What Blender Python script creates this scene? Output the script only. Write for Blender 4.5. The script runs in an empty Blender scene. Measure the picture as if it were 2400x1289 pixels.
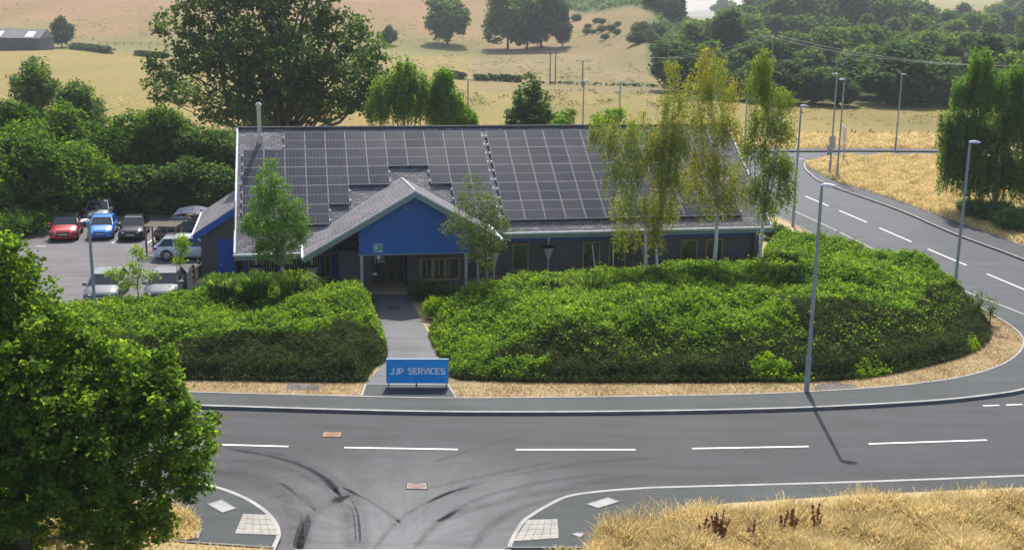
import bpy, math, random
import numpy as np
from mathutils import Matrix, Vector
PI = math.pi
SC = bpy.context.scene
COL = SC.collection

# ------------------------------------------------------------------ camera
F, TH, RO = 2700.15, 0.2323, 0.0134      # focal length in photo pixels, pitch down, roll
S = 1.12
H = 14.4793 * S
cam = bpy.data.objects.new('camera', bpy.data.cameras.new('camera'))
COL.objects.link(cam)
cam.data.sensor_width = 36
cam.data.lens = F / 2400 * 36
cam.data.clip_start = 0.5
cam.data.clip_end = 12000
cam.matrix_world = Matrix.Translation((0, 0, H)) @ Matrix.Rotation(PI/2 - TH, 4, 'X') @ Matrix.Rotation(RO, 4, 'Z')
SC.camera = cam

# ------------------------------------------------------------------ sky and sun
SUN = Vector((0.48, 6.62, 8.0)).normalized()
el = math.asin(SUN.z); az = math.atan2(SUN.x, SUN.y)
w = bpy.data.worlds.new('World'); SC.world = w; w.use_nodes = True
nt = w.node_tree; nt.nodes.clear()
sky = nt.nodes.new('ShaderNodeTexSky'); sky.sky_type = 'NISHITA'; sky.sun_disc = False
sky.sun_elevation = el; sky.sun_rotation = az; sky.dust_density = 2.5; sky.air_density = 1.0
bg = nt.nodes.new('ShaderNodeBackground'); bg.inputs['Strength'].default_value = 0.15
wo = nt.nodes.new('ShaderNodeOutputWorld')
nt.links.new(sky.outputs[0], bg.inputs[0]); nt.links.new(bg.outputs[0], wo.inputs[0])
sl = bpy.data.lights.new('sun', 'SUN'); sl.energy = 4.2; sl.angle = math.radians(0.55); sl.color = (1, .955, .88)
so = bpy.data.objects.new('sun', sl); COL.objects.link(so)
so.rotation_euler = SUN.to_track_quat('Z', 'Y').to_euler()
SC.view_settings.view_transform = 'Standard'; SC.view_settings.look = 'None'
SC.view_settings.exposure = 0.5; SC.view_settings.gamma = 1
SC.view_settings.use_curve_mapping = False
SC.cycles.max_bounces = 6; SC.cycles.transparent_max_bounces = 6
SC.cycles.volume_bounces = 0

# ------------------------------------------------------------------ geometry helpers
def ray(px, py):
    a = px - 1200; b = py - 644.5; c, s = math.cos(-RO), math.sin(-RO)
    a, b = a*c - b*s, a*s + b*c
    X = a/F; Y = -b/F; ct, st = math.cos(TH), math.sin(TH)
    return Vector((X, ct + Y*st, -st + Y*ct))
def G(px, py, z=0.0):
    d = ray(px, py); t = (z - H)/d.z
    return Vector((d.x*t, d.y*t, z))
def AT(px, py, Y):
    d = ray(px, py); t = Y/d.y
    return Vector((d.x*t, Y, H + d.z*t))
def sm(a, b, x):
    t = np.clip((x-a)/(b-a), 0, 1); return t*t*(3-2*t)
def terr(x, y):
    x = np.asarray(x, float); y = np.asarray(y, float)
    yy = np.maximum(y, 1.0); t = x/yy
    foot = 372 - 120*sm(.04, .13, t)
    r = np.maximum(yy - foot, 0)
    up = 0.135*r*r/(r+25)
    up = 95*(1-np.exp(-up/95))
    zl = up*(1-sm(.085, .185, t + .00004*(yy-400)))
    q = np.maximum(yy-230, 0)
    zr = sm(.10, .2, t)*(0.006*q) + sm(.24, .40, t)*0.06*np.maximum(yy-620, 0)
    zr = 60*(1-np.exp(-zr/60))
    far = -15*sm(1000, 2300, yy)*(1+.25*np.sin(x/300.))
    bump = sm(200, 320, yy)*.4*(np.sin(x/23.+y/41.)+np.sin(x/11.-y/29.))
    return zl + zr + far + bump - 0.03
def onterr(px, py):
    d = ray(px, py); t = 60.0
    for _ in range(4000):
        P = Vector((0, 0, H)) + d*t
        if P.z <= float(terr(P.x, P.y)): return P
        t *= 1.003
    return P

def wloc(o):
    p = Vector((0, 0, 0))
    while o is not None: p = p + o.location; o = o.parent
    return p
class MB:
    def __init__(s): s.v = []; s.f = []; s.n = 0; s.tint = []
    def add(s, V, Fc, tint=None):
        V = np.asarray(V, float).reshape(-1, 3); s.v.append(V)
        for f in Fc: s.f.append([i + s.n for i in f])
        s.n += len(V); return s
    def poly(s, pts): return s.add(pts, [list(range(len(pts)))])
    def hexa(s, p):      # 4 bottom then 4 top
        return s.add(p, [(3,2,1,0),(4,5,6,7),(0,1,5,4),(1,2,6,5),(2,3,7,6),(3,0,4,7)])
    def box(s, x0, y0, z0, x1, y1, z1, tf=None):
        p = [(x0,y0,z0),(x1,y0,z0),(x1,y1,z0),(x0,y1,z0),(x0,y0,z1),(x1,y0,z1),(x1,y1,z1),(x0,y1,z1)]
        if tf: p = [tf(*q) for q in p]
        return s.hexa(p)
    def prism(s, pts, z0, z1):
        n = len(pts); P = [(p[0], p[1], z0) for p in pts] + [(p[0], p[1], z1) for p in pts]
        return s.add(P, [list(range(n))[::-1], list(range(n, 2*n))] + [(i, (i+1) % n, n+(i+1) % n, n+i) for i in range(n)])
    def tube(s, pts, rad, k=6, cap=True):
        pts = [Vector(p) for p in pts]
        if not hasattr(rad, '__len__'): rad = [rad]*len(pts)
        V = []
        ref = Vector((.31, .95, .07))
        for i, p in enumerate(pts):
            d = (pts[min(i+1, len(pts)-1)] - pts[max(i-1, 0)]).normalized()
            a = d.cross(ref)
            if a.length < .05: a = d.cross(Vector((1, 0, 0)))
            a.normalize(); b = d.cross(a)
            for j in range(k):
                q = 2*PI*j/k; V.append(p + (a*math.cos(q) + b*math.sin(q))*rad[i])
        Fc = [(i*k+j, i*k+(j+1) % k, (i+1)*k+(j+1) % k, (i+1)*k+j) for i in range(len(pts)-1) for j in range(k)]
        if cap: Fc += [list(range(k))[::-1], [(len(pts)-1)*k+j for j in range(k)]]
        return s.add(V, Fc)
    def lathe(s, prof, c=(0,0,0), k=12):
        V = []; c = Vector(c)
        for r, z in prof:
            for j in range(k):
                q = 2*PI*j/k; V.append((c.x+r*math.cos(q), c.y+r*math.sin(q), c.z+z))
        n = len(prof)
        Fc = [(i*k+j, i*k+(j+1) % k, (i+1)*k+(j+1) % k, (i+1)*k+j) for i in range(n-1) for j in range(k)]
        Fc += [list(range(k))[::-1], [(n-1)*k+j for j in range(k)]]
        return s.add(V, Fc)
    def build(s, name, mat, parent=None, smooth=False, loc=None):
        me = bpy.data.meshes.new(name)
        V = np.concatenate(s.v) if s.v else np.zeros((0, 3))
        if parent is not None and loc is None:
            V = V - np.array(wloc(parent))      # parents are only translated
        me.from_pydata(V.tolist(), [], s.f); me.update()
        if smooth: me.polygons.foreach_set('use_smooth', [True]*len(me.polygons))
        o = bpy.data.objects.new(name, me); COL.objects.link(o)
        if mat: me.materials.append(mat)
        o.parent = parent
        return o

def tag(o, label=None, cat=None, group=None, kind=None):
    if label: o['label'] = label
    if cat: o['category'] = cat
    if group: o['group'] = group
    if kind: o['kind'] = kind
    return o
def struct(o): o['kind'] = 'structure'; return o
def thing(name, loc, label, cat, group=None):
    o = bpy.data.objects.new(name, None); COL.objects.link(o); o.location = loc; o.empty_display_size = .3
    return tag(o, label, cat, group)
def copy_tree(o, parent=None):
    c = o.copy(); COL.objects.link(c); c.parent = parent
    for ch in list(o.children): copy_tree(ch, c)
    return c

def quads(name, V, mat, parent=None, tint=None, kv=4, off=(0,0,0)):
    """fast mesh of N separate kv-gons, V: (N, kv, 3)"""
    N = len(V); me = bpy.data.meshes.new(name)
    me.vertices.add(N*kv); me.vertices.foreach_set('co', (V.reshape(-1, 3) - np.array(off)).astype(np.float32).ravel())
    me.loops.add(N*kv); me.loops.foreach_set('vertex_index', np.arange(N*kv, dtype=np.int32))
    me.polygons.add(N); me.polygons.foreach_set('loop_start', np.arange(0, N*kv, kv, dtype=np.int32))
    try: me.polygons.foreach_set('loop_total', np.full(N, kv, dtype=np.int32))
    except Exception: pass
    me.update(calc_edges=True)
    if tint is not None:
        a = me.attributes.new('tint', 'FLOAT', 'FACE'); a.data.foreach_set('value', np.asarray(tint, np.float32))
    me.materials.append(mat)
    o = bpy.data.objects.new(name, me); COL.objects.link(o); o.parent = parent
    return o

def leaf_quads(C, size, rng, up=.35, aspect=.55, hang=0.0):
    N = len(C); n = rng.normal(size=(N, 3)); n[:, 2] = np.abs(n[:, 2]) + up
    n /= np.linalg.norm(n, axis=1)[:, None]
    t = rng.normal(size=(N, 3)); t[:, 2] -= hang
    t -= (t*n).sum(1)[:, None]*n; t /= np.linalg.norm(t, axis=1)[:, None] + 1e-9
    b = np.cross(n, t); s = (size*rng.uniform(.6, 1.35, N))[:, None]
    droop = n*s*.18
    return np.stack([C - t*s*.5, C + b*s*aspect*.5 + droop, C + t*s*.5, C - b*s*aspect*.5 + droop], 1)

# ------------------------------------------------------------------ materials
MATS = {}
def new_mat(name):
    m = bpy.data.materials.new(name); m.use_nodes = True
    nt = m.node_tree; b = nt.nodes['Principled BSDF']; MATS[name] = m
    return m, nt, b
def N(nt, typ, **kw):
    n = nt.nodes.new(typ)
    for k, v in kw.items():
        if k in n.inputs: n.inputs[k].default_value = v
        else: setattr(n, k, v)
    return n
def ramp(nt, stops):
    r = nt.nodes.new('ShaderNodeValToRGB'); e = r.color_ramp.elements
    while len(e) < len(stops): e.new(.5)
    for i, (p, c) in enumerate(stops):
        e[i].position = p; e[i].color = (*c, 1) if len(c) == 3 else c
    return r
def coords(nt): return N(nt, 'ShaderNodeNewGeometry').outputs['Position']
def noisy(name, c0, c1, scale=2.0, detail=5, rough=.85, metal=0, bump=0, bscale=None, spec=.5, mapping=None, c2=None, rotz=0):
    m, nt, b = new_mat(name)
    P = coords(nt)
    if mapping or rotz:
        mp = N(nt, 'ShaderNodeMapping'); nt.links.new(P, mp.inputs['Vector']); mp.inputs['Scale'].default_value = mapping or (1,1,1)
        mp.inputs['Rotation'].default_value = (0,0,rotz)
        P = mp.outputs[0]
    n = N(nt, 'ShaderNodeTexNoise', Scale=scale, Detail=detail, Roughness=.6); nt.links.new(P, n.inputs['Vector'])
    st = [(.3, c0), (.7, c1)] if c2 is None else [(.28, c0), (.5, c1), (.72, c2)]
    r = ramp(nt, st); nt.links.new(n.outputs[0], r.inputs[0]); nt.links.new(r.outputs[0], b.inputs['Base Color'])
    b.inputs['Roughness'].default_value = rough; b.inputs['Metallic'].default_value = metal
    b.inputs['Specular IOR Level'].default_value = spec
    if bump:
        n2 = N(nt, 'ShaderNodeTexNoise', Scale=bscale or scale*8, Detail=4); nt.links.new(coords(nt), n2.inputs['Vector'])
        bp = N(nt, 'ShaderNodeBump', Strength=bump, Distance=.02); nt.links.new(n2.outputs[0], bp.inputs['Height']); nt.links.new(bp.outputs[0], b.inputs['Normal'])
    return m
def plain(name, c, rough=.5, metal=0, spec=.5, coat=0):
    m, nt, b = new_mat(name)
    n = N(nt, 'ShaderNodeTexNoise', Scale=6.0, Detail=4); nt.links.new(coords(nt), n.inputs['Vector'])
    r = ramp(nt, [(.3, tuple(v*.86 for v in c)), (.7, tuple(min(1, v*1.08) for v in c))]); nt.links.new(n.outputs[0], r.inputs[0])
    nt.links.new(r.outputs[0], b.inputs['Base Color'])
    b.inputs['Roughness'].default_value = rough; b.inputs['Metallic'].default_value = metal
    b.inputs['Specular IOR Level'].default_value = spec; b.inputs['Coat Weight'].default_value = coat
    return m
def leafmat(name, dark, mid, light, trans=.35, rnd=.35, rough=.7, tcol=(1.5, 1.45, .55)):
    """leaf colours vary by a random number stored on each leaf"""
    m, nt, b = new_mat(name)
    a = N(nt, 'ShaderNodeAttribute', attribute_name='tint')
    oi = N(nt, 'ShaderNodeObjectInfo')
    mm = N(nt, 'ShaderNodeMath', operation='MULTIPLY_ADD'); nt.links.new(oi.outputs['Random'], mm.inputs[0]); mm.inputs[1].default_value = rnd; mm.inputs[2].default_value = -rnd/2
    ad = N(nt, 'ShaderNodeMath', operation='ADD'); nt.links.new(a.outputs['Fac'], ad.inputs[0]); nt.links.new(mm.outputs[0], ad.inputs[1])
    r = ramp(nt, [(.0, dark), (.5, mid), (1.0, light)]); nt.links.new(ad.outputs[0], r.inputs[0])
    nt.links.new(r.outputs[0], b.inputs['Base Color']); b.inputs['Roughness'].default_value = rough
    b.inputs['Specular IOR Level'].default_value = .12
    tr = N(nt, 'ShaderNodeBsdfTranslucent')
    hs = N(nt, 'ShaderNodeMix', data_type='RGBA', blend_type='MULTIPLY'); hs.inputs[0].default_value = 1
    nt.links.new(r.outputs[0], hs.inputs[6]); hs.inputs[7].default_value = (*tcol, 1)
    nt.links.new(hs.outputs[2], tr.inputs[0])
    mx = N(nt, 'ShaderNodeMixShader'); mx.inputs[0].default_value = trans
    nt.links.new(b.outputs[0], mx.inputs[1]); nt.links.new(tr.outputs[0], mx.inputs[2])
    nt.links.new(mx.outputs[0], nt.nodes['Material Output'].inputs[0])
    return m

# leaves
L_SYC = leafmat('leaf_sycamore', (.045,.10,.016), (.135,.235,.035), (.31,.43,.06), .62, rnd=.1)
L_OAK = leafmat('leaf_oak', (.034,.080,.030), (.085,.155,.050), (.17,.26,.07), .48)
L_WOOD = leafmat('leaf_wood', (.028,.066,.026), (.072,.145,.042), (.16,.24,.055), .42, rnd=1.1)
L_FAR = leafmat('leaf_far', (0.032,0.061,0.029), (0.055,0.104,0.041), (0.098,0.152,0.049), .3, rnd=.5)
L_SHRUB = leafmat('leaf_shrub', (0.034,0.088,0.015), (0.091,0.189,0.024), (0.195,0.311,0.039), .45, rnd=.4)
L_BIRCH = leafmat('leaf_birch', (.11,.17,.03), (.26,.32,.05), (.56,.37,.055), .5, rnd=.2)
L_BIRCHG = leafmat('leaf_birch_green', (.08,.15,.03), (.18,.26,.045), (.34,.36,.05), .5, rnd=.2)
L_YOUNG = leafmat('leaf_young', (0.061,0.146,0.020), (0.134,0.262,0.029), (0.244,0.390,0.043), .48, rnd=.2)
L_SPARSE = leafmat('leaf_sparse', (0.067,0.122,0.037), (0.146,0.207,0.055), (0.342,0.366,0.146), .4, rnd=.2)
L_WEEP = leafmat('leaf_weeping', (.05,.13,.03), (.125,.24,.045), (.27,.40,.06), .52, rnd=.2)
L_BED = leafmat('leaf_bed_bright', (.030,.085,.026), (.165,.30,.035), (.42,.50,.07), .5, rnd=0)
L_LIME = leafmat('leaf_lime', (0.122,0.232,0.015), (0.244,0.390,0.022), (0.488,0.525,0.030), .45, rnd=.2)
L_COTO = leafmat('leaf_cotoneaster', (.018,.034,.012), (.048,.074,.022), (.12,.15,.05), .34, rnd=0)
BARK = noisy('bark', (.05,.04,.03), (.11,.09,.07), 4, bump=.5)
BARKW = noisy('bark_birch', (.06,.055,.05), (.62,.6,.56), 5, mapping=(1,1,2.2), bump=.2, c2=(.78,.76,.72))
BARKG = noisy('bark_grey', (.16,.15,.13), (.32,.30,.26), 5, bump=.3)

# ground surfaces
def terrain_mat():
    m, nt, b = new_mat('fields')
    a = N(nt, 'ShaderNodeAttribute', attribute_name='zone')
    P = coords(nt)
    mp = N(nt, 'ShaderNodeMapping'); nt.links.new(P, mp.inputs[0]); mp.inputs['Scale'].default_value = (1, .45, 1)
    n1 = N(nt, 'ShaderNodeTexNoise', Scale=.035, Detail=6, Roughness=.6); nt.links.new(mp.outputs[0], n1.inputs[0])
    n2 = N(nt, 'ShaderNodeTexNoise', Scale=.9, Detail=5, Roughness=.7); nt.links.new(P, n2.inputs[0])
    r1 = ramp(nt, [(.3, (.74,.84,.62)), (.7, (1.16,1.05,1.06))]); nt.links.new(n1.outputs[0], r1.inputs[0])
    r2 = ramp(nt, [(.25, (.55,.62,.50)), (.5, (1,1,1)), (.8, (1.22,1.18,1.15))]); nt.links.new(n2.outputs[0], r2.inputs[0])
    m1 = N(nt, 'ShaderNodeMix', data_type='RGBA', blend_type='MULTIPLY'); m1.inputs[0].default_value = 1
    m2 = N(nt, 'ShaderNodeMix', data_type='RGBA', blend_type='MULTIPLY'); m2.inputs[0].default_value = 1
    nt.links.new(a.outputs['Color'], m1.inputs[6]); nt.links.new(r1.outputs[0], m1.inputs[7])
    nt.links.new(m1.outputs[2], m2.inputs[6]); nt.links.new(r2.outputs[0], m2.inputs[7])
    nt.links.new(m2.outputs[2], b.inputs['Base Color']); b.inputs['Roughness'].default_value = .95
    b.inputs['Specular IOR Level'].default_value = .1
    return m
def asphalt(name, c0, c1, dust=None):
    m, nt, b = new_mat(name); P = coords(nt)
    n1 = N(nt, 'ShaderNodeTexNoise', Scale=.35, Detail=7, Roughness=.62); nt.links.new(P, n1.inputs[0])
    n2 = N(nt, 'ShaderNodeTexNoise', Scale=28., Detail=3, Roughness=.8); nt.links.new(P, n2.inputs[0])
    mp = N(nt, 'ShaderNodeMapping'); nt.links.new(P, mp.inputs[0]); mp.inputs['Scale'].default_value = (.16, 1.6, 1)
    n3 = N(nt, 'ShaderNodeTexNoise', Scale=1.1, Detail=5, Roughness=.6); nt.links.new(mp.outputs[0], n3.inputs[0])
    r = ramp(nt, [(.32, c0), (.68, c1)]); nt.links.new(n1.outputs[0], r.inputs[0])
    r2 = ramp(nt, [(.3, (.8,.8,.8)), (.7, (1.2,1.2,1.2))]); nt.links.new(n2.outputs[0], r2.inputs[0])
    r3 = ramp(nt, [(.32, (.72,.72,.73)), (.66, (1.1,1.1,1.1))]); nt.links.new(n3.outputs[0], r3.inputs[0])
    m1 = N(nt, 'ShaderNodeMix', data_type='RGBA', blend_type='MULTIPLY'); m1.inputs[0].default_value = 1
    m2 = N(nt, 'ShaderNodeMix', data_type='RGBA', blend_type='MULTIPLY'); m2.inputs[0].default_value = 1
    nt.links.new(r.outputs[0], m1.inputs[6]); nt.links.new(r2.outputs[0], m1.inputs[7])
    nt.links.new(m1.outputs[2], m2.inputs[6]); nt.links.new(r3.outputs[0], m2.inputs[7])
    last = m2.outputs[2]
    vo = N(nt, 'ShaderNodeTexVoronoi', feature='DISTANCE_TO_EDGE', Scale=.22); wp = N(nt, 'ShaderNodeTexNoise', Scale=1.3, Detail=5); nt.links.new(P, wp.inputs[0])
    wa = N(nt, 'ShaderNodeVectorMath', operation='MULTIPLY_ADD'); nt.links.new(wp.outputs['Color'], wa.inputs[0]); wa.inputs[1].default_value = (1.6,1.6,0); nt.links.new(P, wa.inputs[2]); nt.links.new(wa.outputs[0], vo.inputs['Vector'])
    cr = ramp(nt, [(.0, (.62,.62,.62)), (.006, (1,1,1))]); nt.links.new(vo.outputs['Distance'], cr.inputs[0])
    n4 = N(nt, 'ShaderNodeTexNoise', Scale=.22, Detail=3); nt.links.new(P, n4.inputs[0])
    r4 = ramp(nt, [(.52, (1,1,1)), (.6, (0,0,0))]); nt.links.new(n4.outputs[0], r4.inputs[0])
    mk = N(nt, 'ShaderNodeMix', data_type='RGBA'); nt.links.new(r4.outputs[0], mk.inputs[0]); nt.links.new(cr.outputs[0], mk.inputs[6]); mk.inputs[7].default_value = (1,1,1,1)
    m3 = N(nt, 'ShaderNodeMix', data_type='RGBA', blend_type='MULTIPLY'); m3.inputs[0].default_value = 1
    nt.links.new(last, m3.inputs[6]); nt.links.new(mk.outputs[2], m3.inputs[7]); last = m3.outputs[2]
    sp5 = N(nt, 'ShaderNodeTexNoise', Scale=9., Detail=2); nt.links.new(P, sp5.inputs[0])
    r5 = ramp(nt, [(.70, (1,1,1)), (.78, (1.7,1.65,1.6))]); nt.links.new(sp5.outputs[0], r5.inputs[0])
    m4 = N(nt, 'ShaderNodeMix', data_type='RGBA', blend_type='MULTIPLY'); m4.inputs[0].default_value = 1
    nt.links.new(last, m4.inputs[6]); nt.links.new(r5.outputs[0], m4.inputs[7]); last = m4.outputs[2]
    if dust is not None:
        # pale dust spread out from the junction mouth, where lorries carry it on to the road
        cx, cy = dust
        sub = N(nt, 'ShaderNodeVectorMath', operation='SUBTRACT'); nt.links.new(P, sub.inputs[0]); sub.inputs[1].default_value = (cx, cy, 0)
        mpp = N(nt, 'ShaderNodeMapping'); nt.links.new(sub.outputs[0], mpp.inputs[0]); mpp.inputs['Scale'].default_value = (.125, .115, 1)
        ln = N(nt, 'ShaderNodeVectorMath', operation='LENGTH'); nt.links.new(mpp.outputs[0], ln.inputs[0])
        nn = N(nt, 'ShaderNodeTexNoise', Scale=.75, Detail=9, Roughness=.75, Distortion=.5)
        gr = N(nt, 'ShaderNodeTexGradient', gradient_type='RADIAL'); nt.links.new(sub.outputs[0], gr.inputs[0])
        cxn = N(nt, 'ShaderNodeCombineXYZ'); mg_ = N(nt, 'ShaderNodeMath', operation='MULTIPLY'); nt.links.new(gr.outputs['Fac'], mg_.inputs[0]); mg_.inputs[1].default_value = 26
        nt.links.new(mg_.outputs[0], cxn.inputs[0]); ml_ = N(nt, 'ShaderNodeMath', operation='MULTIPLY'); nt.links.new(ln.outputs['Value'], ml_.inputs[0]); ml_.inputs[1].default_value = 3.0; nt.links.new(ml_.outputs[0], cxn.inputs[1])
        nt.links.new(cxn.outputs[0], nn.inputs[0])
        s1 = N(nt, 'ShaderNodeMath', operation='SUBTRACT'); s1.inputs[0].default_value = 1.25; nt.links.new(ln.outputs['Value'], s1.inputs[1])
        s2 = N(nt, 'ShaderNodeMath', operation='MULTIPLY'); nt.links.new(s1.outputs[0], s2.inputs[0]); nt.links.new(nn.outputs[0], s2.inputs[1])
        rr = ramp(nt, [(.12, (0,0,0)), (.62, (.75,.75,.75))]); nt.links.new(s2.outputs[0], rr.inputs[0])
        mx = N(nt, 'ShaderNodeMix', data_type='RGBA'); nt.links.new(rr.outputs[0], mx.inputs[0]); nt.links.new(last, mx.inputs[6]); mx.inputs[7].default_value = (.18,.178,.182,1)
        last = mx.outputs[2]
    nt.links.new(last, b.inputs['Base Color']); b.inputs['Roughness'].default_value = .8; b.inputs['Specular IOR Level'].default_value = .4
    bp = N(nt, 'ShaderNodeBump', Strength=.35, Distance=.006); nt.links.new(n2.outputs[0], bp.inputs['Height']); nt.links.new(bp.outputs[0], b.inputs['Normal'])
    return m
mouth = G(940, 1275)
ASPH = asphalt('asphalt_road', (0.0315,0.0321,0.0368), (0.0417,0.0424,0.0480), dust=(mouth.x, mouth.y))
ASPH2 = asphalt('asphalt_side', (0.0484,0.0525,0.0616), (0.0620,0.0672,0.0784))
PAVE = asphalt('asphalt_pavement', (0.0310,0.0383,0.0392), (0.0459,0.0541,0.0560))
PAVE2 = asphalt('asphalt_pavement_side', (0.0341,0.0371,0.0434), (0.0471,0.0512,0.0588))
PARK = asphalt('asphalt_car_park', (0.1080,0.1000,0.1050), (0.1480,0.1376,0.1445))
PATHM = asphalt('path_surface', (0.0975,0.0988,0.1056), (0.1575,0.1558,0.1640))
PADM = asphalt('sign_pad_surface', (0.0310,0.0383,0.0392), (0.0465,0.0561,0.0574))
KERB = noisy('kerb_concrete', (.26,.25,.23), (.42,.40,.37), 1.5, rough=.85)
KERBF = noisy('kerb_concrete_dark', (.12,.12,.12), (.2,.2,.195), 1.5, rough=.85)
WPAINT = noisy('white_line_paint', (.66,.66,.64), (.86,.86,.84), 5, rough=.6)
VERGE = noisy('dry_verge', (.29,.205,.115), (.42,.31,.175), 1.1, 7, bump=.5, bscale=30, c2=(.27,.25,.11), spec=.1)
STRAWG = noisy('straw_ground', (.36,.27,.14), (.54,.42,.22), 1.2, 6, bump=1.0, bscale=20, spec=.1, rough=.95)
SOIL = noisy('bank_soil', (.012,.02,.006), (.03,.045,.012), 2, spec=.1)
CONC = noisy('concrete_slab', (.27,.265,.25), (.38,.37,.35), 2.5, 6)
TACT = noisy('tactile_paving', (.34,.32,.28), (.47,.44,.39), 3, 6)
IRON = noisy('manhole_iron', (.30,.15,.09), (.46,.24,.15), 9)
IRON2 = noisy('manhole_dark', (.07,.05,.045), (.12,.085,.07), 6)
IRONP = noisy('manhole_pink', (.28,.19,.18), (.40,.28,.26), 6)
MARK = noisy('tyre_rubber', (.020,.020,.022), (.03,.03,.033), 1.2, rough=.75)
def patchy(m, lo, hi, scale):
    nt = m.node_tree; b = nt.nodes['Principled BSDF']; P = coords(nt)
    n = N(nt, 'ShaderNodeTexNoise', Scale=scale, Detail=6, Roughness=.75); nt.links.new(P, n.inputs[0])
    r = N(nt, 'ShaderNodeMapRange'); r.inputs[1].default_value = .32; r.inputs[2].default_value = .68; r.inputs[3].default_value = lo; r.inputs[4].default_value = hi
    nt.links.new(n.outputs[0], r.inputs[0]); nt.links.new(r.outputs[0], b.inputs['Alpha'])
patchy(MARK, .0, .19, 1.6)
MARKF = noisy('cover_frame_iron', (.03,.03,.032), (.05,.05,.05), 3)

# ------------------------------------------------------------------ TERRAIN
def build_terrain():
    ys = np.concatenate([np.linspace(-60, 60, 20), np.geomspace(64, 4600, 330)])
    ts = np.linspace(-.95, .95, 260)
    Y, T = np.meshgrid(ys, ts, indexing='ij'); X = T*(np.maximum(Y, 0)+60)
    Z = terr(X, Y); Z = np.where(Y < 62, -0.03, Z)
    V = np.stack([X, Y, Z], -1).reshape(-1, 3); nr, nc = X.shape
    i = np.arange(nr-1)[:, None]*nc + np.arange(nc-1)[None]; i = i.ravel()
    Fc = np.stack([i, i+1, i+nc+1, i+nc], 1)
    me = bpy.data.meshes.new('ground'); me.from_pydata(V.tolist(), [], Fc.tolist()); me.update()
    me.polygons.foreach_set('use_smooth', [True]*len(me.polygons))
    x, y = V[:, 0], V[:, 1]; t = x/np.maximum(y, 1)
    c = np.tile(np.array([.40, .345, .135]), (len(V), 1))            # mown straw field
    def mix(mask, col):
        nonlocal c
        c = c*(1-mask[:, None]) + np.array(col)*mask[:, None]
    wob = 6*np.sin(x/17.)+4*np.sin(x/7.+2)
    up = sm(212, 219, y + .05*x + .3*wob)*sm(-.045, -.03, t)          # upper meadow, paler green
    mix(up, (.345, .305, .16))
    rough = np.exp(-((y-175-wob)/14)**2)*sm(-.02, .02, t)*(.5+.5*np.sin(x/5.3)*np.sin(x/13.1+1))*.55
    mix(np.clip(rough, 0, 1), (.17, .19, .08))
    mix(sm(345, 352, y+wob*.4)*(1-sm(-.045, -.03, t)), (.31, .31, .13))
    hill = sm(378, 420, y + wob)
    mix(hill, (.40, .30, .155))
    mix(sm(440, 520, y+2*wob)*(1-sm(.07, .10, t))*.85, (.43, .285, .18))
    mix(np.clip(np.exp(-((y-415-wob*2)/16)**2)*.5, 0, 1)*(t < .1), (.27, .29, .12))
    brk = sm(-.004, .004, t - np.maximum(.03, .118-.0009*np.maximum(0, y-415)) + .0006*wob)*sm(250, 280, y)*(1-sm(.21, .24, t)) # bracken on the shoulder
    mix(brk, (.11, .19, .07))
    wood = sm(.13, .15, t)*sm(196, 205, y)*(1-sm(700, 760, y))
    mix(wood, (.06, .095, .035))
    mix(sm(720, 760, y)*sm(.12, .14, t), (.36, .34, .15))
    mix(sm(1200, 1300, y)*(np.sin(x/70.)*np.sin(y/260.) > .1), (.12, .17, .06))
    c = c*np.array([.64, .575, .54])
    a = me.attributes.new('zone', 'FLOAT_COLOR', 'POINT')
    a.data.foreach_set('color', np.concatenate([c, np.ones((len(c), 1))], 1).astype(np.float32).ravel())
    me.materials.append(terrain_mat())
    o = bpy.data.objects.new('ground', me); COL.objects.link(o); struct(o)
build_terrain()

# ------------------------------------------------------------------ roads and pavements
def smooth_line(pts, n=8, closed=False):
    """Catmull-Rom through points"""
    P = [Vector((p[0], p[1])) for p in pts]; out = []
    m = len(P)
    for i in range(m if closed else m-1):
        if closed: a, b, c, d = P[(i-1) % m], P[i], P[(i+1) % m], P[(i+2) % m]
        else: a, b, c, d = P[max(i-1, 0)], P[i], P[i+1], P[min(i+2, m-1)]
        for k in range(n):
            t = k/n
            out.append(.5*((2*b) + (c-a)*t + (2*a-5*b+4*c-d)*t*t + (3*b-a-3*c+d)*t**3))
    if not closed: out.append(P[-1])
    return out
def gl(pix, z=0.0, n=8): return smooth_line([G(*p, z) for p in pix], n)
def offset(line, d):
    out = []
    for i, p in enumerate(line):
        t = (line[min(i+1, len(line)-1)] - line[max(i-1, 0)]).normalized()
        out.append(p + Vector((-t.y, t.x))*d)
    return out
def strip(line, w0, w1, z0, z1, name, mat):
    """solid band between two offsets of a line"""
    A = offset(line, w0); B = offset(line, w1); m = MB(); n = len(A)
    V = [(p.x, p.y, z0) for p in A]+[(p.x, p.y, z0) for p in B]+[(p.x, p.y, z1) for p in A]+[(p.x, p.y, z1) for p in B]
    Fc = []
    for i in range(n-1):
        Fc += [(2*n+i, 2*n+i+1, 3*n+i+1, 3*n+i), (i, i+1, 2*n+i+1, 2*n+i), (n+i, 3*n+i, 3*n+i+1, n+i+1)]
    Fc += [(0, 2*n, 3*n, n), (n-1, 2*n-1, 4*n-1, 3*n-1)]
    m.add(V, Fc); return struct(m.build(name, mat))
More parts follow.
